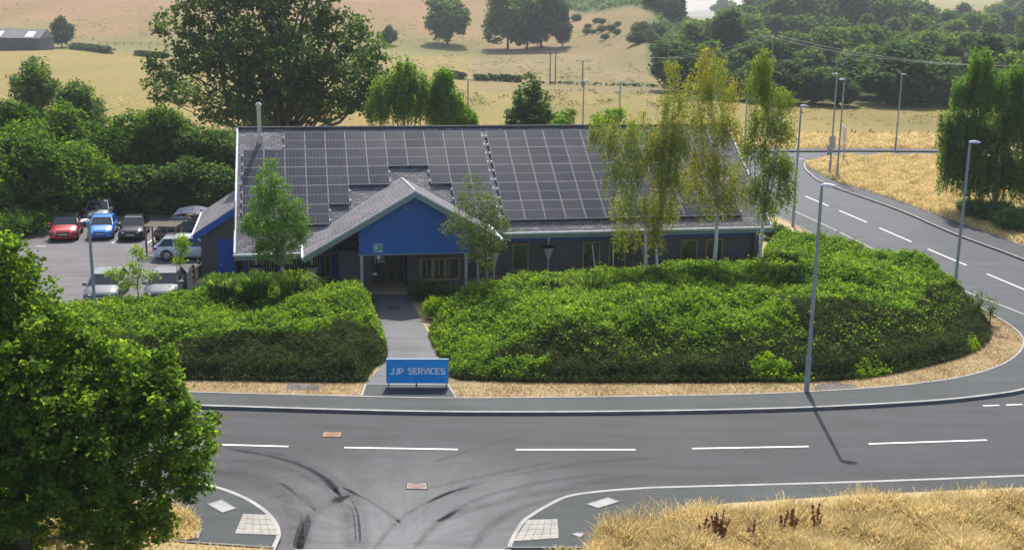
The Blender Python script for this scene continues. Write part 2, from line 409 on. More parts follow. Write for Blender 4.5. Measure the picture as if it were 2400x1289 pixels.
def sheet(pts, z, name, mat, thick=0.0):
    """a flat polygon, triangulated; solid when thick > 0"""
    import mathutils.geometry as mg
    P = [Vector((p[0], p[1], 0)) for p in pts]
    tri = mg.tessellate_polygon([P]); m = MB()
    n = len(P); V = [(p.x, p.y, z) for p in P]; Fc = [tuple(t) for t in tri]
    if thick:
        V += [(p.x, p.y, z-thick) for p in P]
        Fc += [(i, (i+1) % n, n+(i+1) % n, n+i) for i in range(n)]
    m.add(V, Fc); o = m.build(name, mat)
    import bmesh
    bm = bmesh.new(); bm.from_mesh(o.data); bmesh.ops.recalc_face_normals(bm, faces=bm.faces)
    if not thick and bm.faces and bm.faces[:][0].normal.z < 0: bmesh.ops.reverse_faces(bm, faces=bm.faces)
    bm.to_mesh(o.data); bm.free()
    return o

ZP = .13
# kerb on the building side: along the main road, round the corner and up the side road (outer edge of the pavement)
kerb_far = gl([(-500,925),(0,944),(450,957),(900,970),(1200,973),(1500,971),(1800,965),(2000,957),(2200,945),(2330,931),(2400,919),(2470,896),(2520,862),(2535,820),(2490,784),(2400,741),(2227,672),(2067,597),(1953,540),(1847,491),(1780,458),(1700,424)])
pave_in = gl([(-500,880),(0,903),(400,917),(850,929),(1060,932.5),(1400,930),(1700,925),(1890,918),(2100,904),(2250,884),(2340,858),(2385,830),(2400,803),(2388,778),(2350,750),(2290,716),(2227,688),(2110,640),(2000,590),(1900,545),(1840,515),(1760,478),(1690,447)], ZP)
# asphalt of the main road and junction (one sheet below everything else)
mr = MB(); mr.poly([(-70, 14, 0), (85, 14, 0), (85, 62, 0), (-70, 62, 0)]); struct(mr.build('main_road', ASPH))
# side road: left kerb to right kerb
side_r = gl([(3100,930),(2700,740),(2400,613),(2233,550),(2100,493),(1933,433),(1900,412),(1886,398),(1883,385)])
side_l = gl([(2535,820),(2490,784),(2400,741),(2227,672),(2067,597),(1953,540),(1847,491),(1780,458),(1700,415),(1650,385),(1640,368)])
sp = [Vector((p.x, p.y)) for p in side_l[::-1]] + [Vector((side_l[0].x, 48.9)), Vector((75, 48.9))] + [p for p in side_r if p.y > 49.5]
struct(sheet(sp, 0.006, 'side_road', ASPH2))
# cross road at the far end
cr = [G(1500,362), G(1750,359), G(2000,357), G(2240,359), G(2600,366), G(2600,376), G(2240,368), G(1985,369), G(1935,374), G(1888,387), G(1640,392), G(1500,384)]
struct(sheet(cr, 0.012, 'cross_road', ASPH2))
strip([p for p in gl([(1500,361),(1750,358),(2000,356),(2240,358),(2600,365)])], .0, 2.2, 0, .13, 'pavement', PAVE2)
# pavement round the building plot
pv = kerb_far + pave_in[::-1]
o = sheet(pv, ZP-.004, 'pavement', PAVE, thick=.2); struct(o)
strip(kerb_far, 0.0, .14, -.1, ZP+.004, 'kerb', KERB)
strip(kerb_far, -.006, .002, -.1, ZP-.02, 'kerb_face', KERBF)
strip(pave_in, -.03, .06, -.1, ZP+.012, 'pavement_edging', KERB)
# far pavement of side road
sr = [p for p in side_r if p.y > 49]
edge_r = gl([(3100,860),(2700,700),(2400,577),(2167,493),(2067,458),(1960,425),(1925,408),(1900,395),(1888,386)], ZP)
er = [p for p in edge_r if p.y > 48]
o = sheet(sr + er[::-1], ZP-.004, 'pavement', PAVE2, thick=.2); struct(o)
strip(sr, -.14, .0, -.1, ZP+.004, 'kerb', KERB)
strip(er, -.1, .0, -.1, ZP+.01, 'pavement_edging', KERB)
# near side, left of the mouth
kl = gl([(-900,1080),(-300,1085),(0,1093),(250,1106),(400,1119),(498,1136),(570,1161),(623,1193),(651,1225),(658,1254),(650,1275),(636,1310),(610,1360)], ZP)
o = sheet(kl + [G(-900,1420)], ZP-.004, 'pavement', PAVE, thick=.2); struct(o)
strip(kl, -.14, 0, -.1, ZP+.004, 'kerb', KERB)
kr = gl([(1160,1360),(1176,1310),(1186,1287),(1196,1262),(1220,1222),(1245,1203),(1273,1186),(1327,1161),(1405,1149),(1512,1141),(1600,1138),(2000,1127),(2400,1112),(2900,1092)], ZP)
o = sheet(kr + [G(2900,1420), G(1300,1420)], ZP-.004, 'pavement', PAVE, thick=.2); struct(o)
strip(kr, -.14, 0, -.1, ZP+.004, 'kerb', KERB)

# white lines
def line_mark(a, b, w, z=.012):
    a = Vector(a); b = Vector(b); d = (b-a).normalized(); n = Vector((-d.y, d.x, 0))*w/2
    return [(*(p.xy), z) for p in (a-n, b-n, b+n, a+n)]
m = MB()
for x0, y0, x1, y1 in ((-180,1003,95,1019),(107,1021,275,1031),(410,1039,676,1046),(807,1048.5,1073,1053),(1209,1053.5,1489,1053.5),(1622,1051,1895,1046),(2036,1040,2313,1031),(2450,1024,2720,1008)):
    m.poly(line_mark(G(x0,y0), G(x1,y1), .11, .008))
for x0, y0, x1, y1 in ((2304,951,2342,949.5),(2358,949,2396,947.5),(2412,947,2450,945)):
    m.poly(line_mark(G(x0,y0), G(x1,y1), .1, .008))
for x0, y0, x1, y1 in ((1888,460.5,1942,483),(1967,494,2032,521.5),(2061,534.5,2136,567),(2175,584,2265,622),(2313,642,2420,687),(2500,722,2600,765)):
    m.poly(line_mark(G(x0,y0), G(x1,y1), .13, .012))
m.poly(line_mark(G(690,1289), G(1182,1288), .07, .008))
for x0, y0, x1, y1 in ((1872,373,1884,374),(1890,376,1897,379)): m.poly(line_mark(G(x0,y0), G(x1,y1), .2, .02))
struct(m.build('road_markings', WPAINT))

# tyre marks: rubber laid on the asphalt (thin sheets)
m = MB()
def skid(pix, wd, z):
    ln = gl(pix, 0, 10); n = len(ln)
    for k in range(n-1):
        a0 = wd*.5*min(1, (k+.3)/6, (n-k-.7)/6); a1 = wd*.5*min(1, (k+1.3)/6, (n-k-1.7)/6)
        t = (ln[k+1]-ln[k]).normalized(); nn = Vector((-t.y, t.x))
        t2 = (ln[min(k+2, n-1)]-ln[k]).normalized(); n2 = Vector((-t2.y, t2.x))
        pa = ln[k]; pb = ln[k+1]
        m.poly([(*(pa-nn*a0), z), (*(pb-n2*a1), z), (*(pb+n2*a1), z), (*(pa+nn*a0), z)])
for q, (pix, wd) in enumerate((
    ([(520,1048),(620,1060),(700,1082),(760,1110),(810,1145),(840,1185),(850,1240),(852,1300)], .16),
    ([(535,1052),(640,1072),(710,1095),(765,1125),(800,1165)], .10),
    ([(480,1098),(560,1108),(620,1130),(664,1165),(690,1210),(694,1260),(692,1300)], .30),
    ([(655,1131),(690,1150),(720,1175),(738,1195)], .12),
    ([(700,1300),(712,1250),(730,1208),(770,1180),(820,1160)], .16),
    ([(800,1140),(850,1165),(900,1195),(945,1230)], .06),
    ([(1010,1085),(1080,1062),(1150,1040),(1230,1020)], .09),
    ([(960,1300),(1010,1240),(1080,1188),(1180,1150),(1300,1125),(1440,1108)], .10),
    ([(1020,1222),(1100,1195),(1200,1168),(1300,1150),(1400,1128),(1520,1112)], .18),
    ([(1180,1118),(1280,1098),(1400,1082),(1540,1072)], .12),
    ([(1000,1145),(1100,1122),(1200,1102),(1310,1080)], .09),
    ([(1000,1180),(1060,1150),(1140,1128)], .08),
    ([(870,1300),(905,1250),(960,1200),(1040,1160),(1130,1135)], .08),
    ([(820,1300),(822,1240),(812,1190),(780,1150),(720,1115),(640,1090),(540,1078)], .2), ([(1100,1300),(1140,1240),(1220,1190),(1330,1160)], .12))):
    for lay, kw in enumerate((3.2, 1.7)): skid(pix, wd*kw, .004 + .0002*q + .00006*lay)
rng0 = random.Random(3)
for (x, y) in ((984,990),(1018,985),(1150,993),(1115,999),(880,1060),(1028,1062),(1055,1064),(1055,1068),(955,1108),(960,1118),(1062,1112),(1090,1102),(1383,1048),(610,1022),(700,1034),(718,1082),(750,1064),(640,1105),(712,1110),(1740,1064),(1640,1134),(1650,1133),(1365,1150)):
    c = G(x, y); n = 9; rx = rng0.uniform(.06, .16); ry = rng0.uniform(.03, .07)
    m.poly([(c.x+rx*math.cos(2*PI*k/n)*rng0.uniform(.7,1.3), c.y+ry*math.sin(2*PI*k/n)*rng0.uniform(.6,1.3), .0075) for k in range(n)])
struct(m.build('tyre_marks', MARK))

# sign pad, path, verge ground, car park
def gp(pix, z=0): return [G(*p, z).xy for p in pix]
vg = pave_in[:]                                      # verge covers the whole plot inside the pavement
back = [Vector((24, 130)), Vector((-60, 130)), Vector((-60, 60)), Vector((-58, 47))]
struct(sheet(pave_in + back, .09, 'verge', VERGE))
struct(sheet(gp([(-300,560),(0,545),(100,516),(560,500),(560,700),(-300,760)], .12), .098, 'car_park', PARK))
pathl = gl([(856,901),(866,889),(890,860),(898,830),(893,790),(884,750),(872,715),(862,700),(800,690)], .1)
pathr = gl([(960,690),(968,712),(982,740),(1000,775),(1015,810),(1030,845),(1046,880),(1052,902)], .1)
struct(sheet(pathl + pathr, .105, 'path', PATHM))
struct(sheet(gp([(848,929.5),(856,901),(1050,902),(1068,932.5)], .12), .112, 'sign_pad', PADM))
strip([G(848,929.5,.1).xy, G(857,901,.1).xy], -.04, .04, 0, .135, 'pad_edging', KERB)
strip([G(1050,902,.1).xy, G(1068,932,.1).xy], -.04, .04, 0, .135, 'pad_edging', KERB)
strip([G(857,901,.1).xy, G(1050,902.5,.1).xy], -.03, .03, 0, .128, 'pad_edging', KERB)
struct(sheet(gp([(668,912),(675,898),(755,903),(748,915)], .1), .1, 'drain_cover_slab', PATHM))
struct(sheet(gp([(1905,914),(1915,900),(1960,896),(2000,903),(2013,908)], .1), .1, 'gravel_patch', PATHM))
# golden grass ground beyond side road
gold_edge = [p for p in er]
gp2 = gold_edge + [G(1890,385,.1).xy, G(1940,372,.1).xy, G(1985,368,.1).xy, G(2240,367,.1).xy, G(2700,378,.1).xy, Vector((110, 60))]
struct(sheet(gp2, .1, 'rough_grass_ground', STRAWG))
struct(sheet(gp([(1500,352),(1900,352),(2240,352),(2600,358),(2600,318),(2240,316),(1860,318),(1500,320)]), .06, 'roadside_ground', STRAWG))
# near grounds
struct(sheet([p.xy for p in (G(1500,1230,ZP), G(1390,1272,ZP), G(1290,1330,ZP), G(2900,1500,ZP), G(2900,1130,ZP), G(2400,1142,ZP), G(2000,1160,ZP), G(1700,1180,ZP))], ZP+.01, 'rough_grass_ground', STRAWG))
il = gl([(250,1180),(330,1180),(400,1192),(440,1203),(462,1220),(470,1238),(462,1262)], ZP)
struct(sheet(il + [G(388,1268,ZP).xy, G(-300,1250,ZP).xy, G(-300,1170,ZP).xy], ZP+.01, 'rough_grass_ground', VERGE))
strip(il, -.05, .03, 0, ZP+.03, 'pavement_edging', KERB)
struct(sheet(gp([(-300,1252),(388,1269),(640,1285),(620,1400),(-300,1400)], ZP), ZP+.012, 'rough_grass_ground', VERGE))
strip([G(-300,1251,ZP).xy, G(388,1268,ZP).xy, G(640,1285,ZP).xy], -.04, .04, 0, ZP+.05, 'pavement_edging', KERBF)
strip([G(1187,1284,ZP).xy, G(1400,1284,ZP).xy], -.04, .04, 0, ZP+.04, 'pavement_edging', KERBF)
struct(sheet(gp([(1184,1290),(1400,1290),(1400,1420),(1150,1420)], ZP), ZP+.006, 'rough_grass_ground', VERGE))

# tactile paving, inspection covers
def tactile(pix, label):
    P = [G(*p, ZP) for p in pix]; m = MB()
    a, b, c, d = P
    nu, nv = 5, 4
    def bl(u, v): return (a*(1-u)+b*u)*(1-v) + (d*(1-u)+c*u)*v
    for i in range(nu):
        for j in range(nv):
            e = .02
            q = [bl((i+e)/nu, (j+e)/nv), bl((i+1-e)/nu, (j+e)/nv), bl((i+1-e)/nu, (j+1-e)/nv), bl((i+e)/nu, (j+1-e)/nv)]
            m.hexa([(*p.xy, ZP-.01) for p in q] + [(*p.xy, ZP+.012) for p in q])
            for k in range(5):
                for l in range(5):
                    cc = bl((i+(k+.5)/5)/nu, (j+(l+.5)/5)/nv); r = .018
                    m.lathe([(r, .012), (r*.7, .02)], (cc.x, cc.y, ZP), 6)
    o = m.build('tactile_paving', TACT); return tag(o, label, 'tactile paving')
tactile([(570,1204),(630,1206),(655,1254),(550,1250)], 'pale blistered paving slabs at the dropped kerb left of the junction mouth')
tactile([(1236,1218),(1307,1216),(1310,1261),(1204,1268)], 'pale blistered paving slabs at the dropped kerb right of the junction mouth')
def cover(pix, z, mat, label, ridges=True, name='manhole_cover'):
    P = [G(*p, z) for p in pix]; a, b, c, d = P; m = MB()
    def bl(u, v): return (a*(1-u)+b*u)*(1-v) + (d*(1-u)+c*u)*v
    def slab(mb, u0, v0, u1, v1, z0, z1):
        q = [bl(u0, v0), bl(u1, v0), bl(u1, v1), bl(u0, v1)]
        mb.hexa([(*p.xy, z0) for p in q] + [(*p.xy, z1) for p in q])
    t = thing(name, (a+b+c+d)/4, label, 'manhole cover')
    fr = MB()
    for r in ((0,0,1,.07),(0,.93,1,1),(0,.07,.05,.93),(.95,.07,1,.93)): slab(fr, *r, z-.02, z+.014)
    fr.build('cover_frame', KERBF if mat is TACT or mat is CONC else MARKF, t)
    slab(m, .055, .08, .945, .92, z-.02, z+.010)
    m.build('cover_plate', mat, t)
    if ridges:
        g = MB(); cc = bl(.5, .5); ru = (bl(1,.5)-bl(0,.5))*.5; rv = (bl(.5,1)-bl(.5,0))*.5
        for k in (.25, .5, .75):
            for j in range(16):
                t0 = 2*PI*j/16; t1 = 2*PI*(j+1)/16
                q = [cc + ru*math.cos(x)*kk + rv*math.sin(x)*kk for x, kk in ((t0,k-.07),(t1,k-.07),(t1,k+.02),(t0,k+.02))]
                g.poly([(*p.xy, z+.0135) for p in q])
        tag(g.build('cover_pattern', IRON2, t), 'dark ring pattern on the plate')
cover([(757,1011),(803,1012),(800,1025),(753,1024)], .006, IRON, 'rust orange manhole cover in the road left of the junction mouth')
cover([(952,1130),(1001,1131),(1003,1147),(950,1146)], .006, IRONP, 'pinkish manhole cover in the road at the mouth of the junction')
cover([(906,717),(935,718),(936,725),(905,724)], .106, IRON2, 'dark red drain grating in the path before the porch')
cover([(520,1170),(557,1191),(521,1202),(484,1181)], ZP, CONC, 'grey concrete inspection cover on the left pavement corner', False, 'inspection_cover')
cover([(1371,1181),(1425,1165),(1455,1175),(1402,1191)], ZP, CONC, 'grey concrete inspection cover on the right pavement corner', False, 'inspection_cover')
cover([(1338,1252),(1350,1247),(1371,1250),(1362,1259)], ZP, CONC, 'small concrete cover beside the dry grass on the right pavement', False, 'inspection_cover')

# ------------------------------------------------------------------ MAIN BUILDING (own frame: u along, v back, z up)
PH = 0.1881; OX, OY = -14.102, 57.591
VR, ZR, K = 7.476, 7.3418, 0.6216
def B(u, v, z):
    return ((OX + u*math.cos(PH) - v*math.sin(PH))*S, (OY + u*math.sin(PH) + v*math.cos(PH))*S, z*S)
def RZ(v, o=0.0): return ZR - K*(VR - v) + o
def brick_mat():
    m, nt, b = new_mat('dark_brick')
    tc = N(nt, 'ShaderNodeNewGeometry'); mp = N(nt, 'ShaderNodeMapping'); nt.links.new(tc.outputs['Position'], mp.inputs[0]); mp.inputs['Rotation'].default_value = (PI/2, 0, 0)
    cb = N(nt, 'ShaderNodeSeparateXYZ'); nt.links.new(tc.outputs['Position'], cb.inputs[0])
    ad = N(nt, 'ShaderNodeMath', operation='ADD'); nt.links.new(cb.outputs[0], ad.inputs[0]); nt.links.new(cb.outputs[1], ad.inputs[1])
    cc = N(nt, 'ShaderNodeCombineXYZ'); nt.links.new(ad.outputs[0], cc.inputs[0]); nt.links.new(cb.outputs[2], cc.inputs[1])
    br = N(nt, 'ShaderNodeTexBrick', Scale=1.0); nt.links.new(cc.outputs[0], br.inputs[0])
    br.inputs['Color1'].default_value = (.105,.088,.09,1); br.inputs['Color2'].default_value = (.078,.07,.076,1); br.inputs['Mortar'].default_value = (.11,.10,.095,1)
    br.inputs['Brick Width'].default_value = .23; br.inputs['Row Height'].default_value = .078; br.inputs['Mortar Size'].default_value = .008
    nt.links.new(br.outputs[0], b.inputs['Base Color']); b.inputs['Roughness'].default_value = .85
    return m
BRICK = brick_mat()
def slate_mat():
    m, nt, b = new_mat('slate')
    g = N(nt, 'ShaderNodeNewGeometry'); mp = N(nt, 'ShaderNodeMapping'); nt.links.new(g.outputs['Position'], mp.inputs[0]); mp.inputs['Rotation'].default_value = (0, 0, -PH)
    sx = N(nt, 'ShaderNodeSeparateXYZ'); nt.links.new(mp.outputs[0], sx.inputs[0])
    sy = N(nt, 'ShaderNodeMath', operation='MULTIPLY'); nt.links.new(sx.outputs[1], sy.inputs[0]); sy.inputs[1].default_value = 1.177
    cc = N(nt, 'ShaderNodeCombineXYZ'); nt.links.new(sx.outputs[0], cc.inputs[0]); nt.links.new(sy.outputs[0], cc.inputs[1])
    br = N(nt, 'ShaderNodeTexBrick', Scale=1.0); nt.links.new(cc.outputs[0], br.inputs[0])
    br.inputs['Color1'].default_value = (.215,.21,.225,1); br.inputs['Color2'].default_value = (.12,.117,.13,1); br.inputs['Mortar'].default_value = (.045,.042,.048,1)
    br.inputs['Brick Width'].default_value = .42; br.inputs['Row Height'].default_value = .24; br.inputs['Mortar Size'].default_value = .016; br.inputs['Bias'].default_value = -.1
    n = N(nt, 'ShaderNodeTexNoise', Scale=1.2, Detail=6); nt.links.new(g.outputs['Position'], n.inputs[0])
    r = ramp(nt, [(.3, (.72,.72,.74)), (.7, (1.25,1.2,1.15))]); nt.links.new(n.outputs[0], r.inputs[0])
    m1 = N(nt, 'ShaderNodeMix', data_type='RGBA', blend_type='MULTIPLY'); m1.inputs[0].default_value = 1
    nt.links.new(br.outputs[0], m1.inputs[6]); nt.links.new(r.outputs[0], m1.inputs[7]); nt.links.new(m1.outputs[2], b.inputs['Base Color'])
    b.inputs['Roughness'].default_value = .8; b.inputs['Specular IOR Level'].default_value = .2
    bp = N(nt, 'ShaderNodeBump', Strength=.5, Distance=.02); nt.links.new(br.outputs['Fac'], bp.inputs['Height']); bp.invert = True; nt.links.new(bp.outputs[0], b.inputs['Normal'])
    return m
SLATE = slate_mat()
BLUE = noisy('blue_cladding', (.020,.125,.42), (.026,.145,.48), 3, rough=.55)
BLUED = noisy('blue_paint', (.012,.065,.36), (.016,.08,.42), 3, rough=.5)
FASC = noisy('grey_fascia', (.20,.23,.25), (.27,.30,.32), 3, rough=.5)
GUTT = noisy('gutter_metal', (.50,.52,.54), (.66,.68,.70), 3, rough=.35)
TRIM = noisy('white_trim', (.62,.63,.65), (.78,.79,.80), 3, rough=.4)
WOOD = noisy('tan_window_frame', (.26,.16,.06), (.38,.24,.09), 5, rough=.6)
WOODD = noisy('brown_door_frame', (.13,.06,.03), (.20,.10,.05), 5, rough=.6)
GLASSD = noisy('window_glass', (.012,.016,.016), (.10,.12,.07), 2.2, 6, rough=.08, spec=.9, mapping=(1.5,1,.9))  # greenish blotches paint hedge reflections into the glass colour
BLIND = noisy('blind_slats', (.20,.21,.14), (.32,.32,.22), 8, rough=.7)
METAL = noisy('galvanised', (.36,.37,.38), (.50,.51,.52), 4, rough=.45, metal=.3)
DARKM = plain('dark_metal', (.02,.02,.022), .5)
WHITE = plain('white_plastic', (.75,.75,.73), .4)
CHROME = plain('flue_steel', (.62,.62,.60), .3, .8)

bld = thing('office_building', B(14, 4, 0), 'long dark brick office with slate roof covered in solar panels and a blue gabled porch', 'building')
U1 = 28.9; RIGHT_E = -.14; LEFT_E = -1.09; MID = 8.8
# walls
m = MB()
wl = .35; wr = .4
def wallbox(u0, v0, u1, v1, z0, z1): m.box(u0, v0, z0, u1, v1, z1, B)
wallbox(.35, 0.0, 5.1, .3, -.3, RZ(0)-.2)
wallbox(11.4, wr, 28.35, wr+.3, -.3, RZ(wr)-.2)
wallbox(.35, 14.0, 28.35, 14.3, -.3, 2.6)
wallbox(5.1, -2.0, 6.75, .31, -.3, 2.18)
wallbox(8.6, -1.45, 11.5, .71, -.3, 2.6)
wallbox(6.75, -.35, 8.6, -.05, 1.75, 2.6)
for u in (.35, 28.05):       # gable ends
    pts = [(0.02, -.3), (14.28, -.3), (14.28, 2.6), (VR, ZR-.2), (.02, 2.5)]
    P = [B(u, v, z) for v, z in pts] + [B(u+.3, v, z) for v, z in pts]; n = 5
    m.add(P, [list(range(5))[::-1], list(range(5, 10))] + [(i, (i+1) % n, n+(i+1) % n, n+i) for i in range(n)])
m.build('wall', BRICK, bld)
# blue band under the right eaves
m = MB(); m.box(13.5, wr-.03, 1.98, 28.36, wr, 2.5, B); m.build('blue_band', BLUED, bld)
# roofs with thickness
def roofslab(parts, th=.14):
    mm = MB()
    for (u0, u1, va, vb, fz) in parts:
        P = [B(u, v, fz(v)-th) for u, v in ((u0,va),(u1,va),(u1,vb),(u0,vb))] + [B(u, v, fz(v)) for u, v in ((u0,va),(u1,va),(u1,vb),(u0,vb))]
        mm.hexa(P)
    return mm
back_z = lambda v: ZR - K*(v - VR)
roof = roofslab([(0, MID, LEFT_E, VR, RZ), (MID, U1, RIGHT_E, VR, RZ), (0, U1, VR, 15.0, back_z)]).build('roof', SLATE, bld)
m = MB()
m.tube([B(-.02, VR, ZR+.03), B(U1+.02, VR, ZR+.03)], .11, 8)
for i in range(64):
    u = i*U1/64; m.tube([B(u, VR, ZR+.035), B(u+.05, VR, ZR+.035)], .135, 8)
m.build('ridge_tiles', noisy('ridge_dark', (.05,.05,.055), (.09,.09,.095), 5), roof)
def bar(a, b, wu, h, mat, name, par, axis='v'):
    """trim running from a to b (u,v,z), wu wide, h high"""
    mm = MB()
    if axis == 'v': o = [(-wu/2,0),(wu/2,0)]; P = [(a[0]-wu/2,a[1],a[2]),(a[0]+wu/2,a[1],a[2]),(b[0]+wu/2,b[1],b[2]),(b[0]-wu/2,b[1],b[2])]
    else: P = [(a[0],a[1]-wu/2,a[2]),(b[0],b[1]-wu/2,b[2]),(b[0],b[1]+wu/2,b[2]),(a[0],a[1]+wu/2,a[2])]
    mm.hexa([B(*p) for p in P] + [B(p[0], p[1], p[2]+h) for p in P]); return mm.build(name, mat, par)
bar((-.05, LEFT_E-.02, RZ(LEFT_E)-.2), (-.05, VR, ZR-.2), .10, .27, TRIM, 'verge_trim', roof)
bar((U1+.05, RIGHT_E-.02, RZ(RIGHT_E)-.2), (U1+.05, VR, ZR-.2), .10, .27, TRIM, 'verge_trim', roof)
def eave(u0, u1, v, z):
    mm = MB(); mm.box(u0, v-.04, z-.36, u1, v-.0, z-.10, B); mm.box(u0, v+.002, z-.34, u1, v+.55, z-.30, B); mm.build('fascia', FASC, bld)
    mm = MB(); mm.box(u0-.02, v-.19, z-.13, u1+.02, v-.042, z-.02, B); mm.build('gutter', GUTT, bld)
eave(-.1, 3.45, LEFT_E, RZ(LEFT_E)); eave(13.0, U1+.08, RIGHT_E, RZ(RIGHT_E))

# solar panels
def solar_mat():
    m, nt, b = new_mat('solar_cells')
    g = N(nt, 'ShaderNodeNewGeometry'); mp = N(nt, 'ShaderNodeMapping'); nt.links.new(g.outputs['Position'], mp.inputs[0]); mp.inputs['Rotation'].default_value = (0,0,-PH)
    sx = N(nt, 'ShaderNodeSeparateXYZ'); nt.links.new(mp.outputs[0], sx.inputs[0])
    wv = N(nt, 'ShaderNodeMath', operation='MULTIPLY'); nt.links.new(sx.outputs[0], wv.inputs[0]); wv.inputs[1].default_value = 1/(1.1203*S/6)
    fr = N(nt, 'ShaderNodeMath', operation='FRACT'); nt.links.new(wv.outputs[0], fr.inputs[0])
    lt = N(nt, 'ShaderNodeMath', operation='LESS_THAN'); nt.links.new(fr.outputs[0], lt.inputs[0]); lt.inputs[1].default_value = .09
    n = N(nt, 'ShaderNodeTexNoise', Scale=.8, Detail=3); nt.links.new(g.outputs['Position'], n.inputs[0])
    r = ramp(nt, [(.3, (.028,.031,.046)), (.7, (.040,.044,.062))]); nt.links.new(n.outputs[0], r.inputs[0])
    mx = N(nt, 'ShaderNodeMix', data_type='RGBA'); nt.links.new(lt.outputs[0], mx.inputs[0]); nt.links.new(r.outputs[0], mx.inputs[6]); mx.inputs[7].default_value = (.095,.10,.125,1)
    oi = N(nt, 'ShaderNodeObjectInfo')
    mr = N(nt, 'ShaderNodeMapRange'); nt.links.new(oi.outputs['Random'], mr.inputs[0]); mr.inputs[3].default_value = .20; mr.inputs[4].default_value = .25
    nt.links.new(mx.outputs[2], b.inputs['Base Color']); nt.links.new(mr.outputs[0], b.inputs['Roughness']); b.inputs['Specular IOR Level'].default_value = .12
    return m
SOLAR = solar_mat(); PFRAME = plain('panel_frame', (.19,.195,.21), .6, .0)
SU, SV, VT = 1.1203, 1.5386, 6.9807
cK = math.cos(math.atan(K)); SH = SV*cK                 # horizontal depth of one panel
OFF = .17
solar_proto = None
def make_panel(arr, u, v):
    """one panel, top-left corner at (u, v) going down the slope"""
    global solar_proto
    base = Vector(B(u, v, RZ(v, OFF)))
    if solar_proto is None:
        def T(a, b, c): return tuple(Vector(B(u+a, v-b*cK, RZ(v, OFF)-K*b*cK+c)) - base)
        mm = MB(); g = .008
        mm.box(g+.012, g+.012, -.03, SU-g-.012, SV-g-.012, .0, T)
        me = mm.build('solar_panel', SOLAR, None)
        f = MB()
        for r in ((g,g,SU-g,g+.018),(g,SV-g-.018,SU-g,SV-g),(g,g+.018,g+.018,SV-g-.018),(SU-g-.018,g+.018,SU-g,SV-g-.018)):
            f.box(r[0], r[1], -.035, r[2], r[3], .006, T)
        f.box(g+.018, SV/2-.010, -.01, SU-g-.018, SV/2+.010, .003, T)
        fo = f.build('panel_frame', PFRAME, None)
        # join frame into the panel mesh as a second material slot
        d = me.data; n0 = len(d.vertices)
        V = [tuple(x.co) for x in d.vertices] + [tuple(x.co) for x in fo.data.vertices]
        Fc = [tuple(p.vertices) for p in d.polygons] + [tuple(i+n0 for i in p.vertices) for p in fo.data.polygons]
        nf = len(d.polygons)
        nm = bpy.data.meshes.new('solar_panel'); nm.from_pydata(V, [], Fc); nm.materials.append(SOLAR); nm.materials.append(PFRAME)
        for i, p in enumerate(nm.polygons): p.material_index = 0 if i < nf else 1
        bpy.data.objects.remove(fo); bpy.data.objects.remove(me)
        solar_proto = nm
    o = bpy.data.objects.new('solar_panel', solar_proto); COL.objects.link(o); o.parent = arr
    o.location = base - bld.location
    return o
def make_array(cells, u0, cols):
    mm = MB()
    for r in sorted({c[1] for c in cells}):
        cs = sorted(c[0] for c in cells if c[1] == r)
        runs = []; s = cs[0]; p = s
        for c in cs[1:] + [999]:
            if c != p+1: runs.append((s, p+1)); s = c
            p = c
        for a, b in runs:
            for q in (.25, .75):
                v = VT - (r+q)*SH
                P = [(u0+a*SU-.08, v-.03), (u0+b*SU+.08, v-.03), (u0+b*SU+.08, v+.03), (u0+a*SU-.08, v+.03)]
                mm.hexa([B(x, y, RZ(y, .01)) for x, y in P] + [B(x, y, RZ(y, OFF-.04)) for x, y in P])
    arr = mm.build('solar_array', DARKM if cols else GUTT, bld)
    arr.data.materials[0] = GUTT
    for (c, r) in cells:
        p = make_panel(arr, u0 + c*SU, VT - r*SH)
    return arr
cells = [(c, 0) for c in range(0, 10)] + [(c, 1) for c in range(-2, 10)] + [(c, 2) for c in list(range(-2, 5)) + [7, 8, 9]] + [(c, 3) for c in list(range(-2, 3)) + [8, 9]] + [(c, 4) for c in list(range(-2, 2)) + [8, 9]]
make_array(cells, 2.5238, 0)
make_array([(c, r) for r in range(5) for c in range(12)], 14.02, 1)

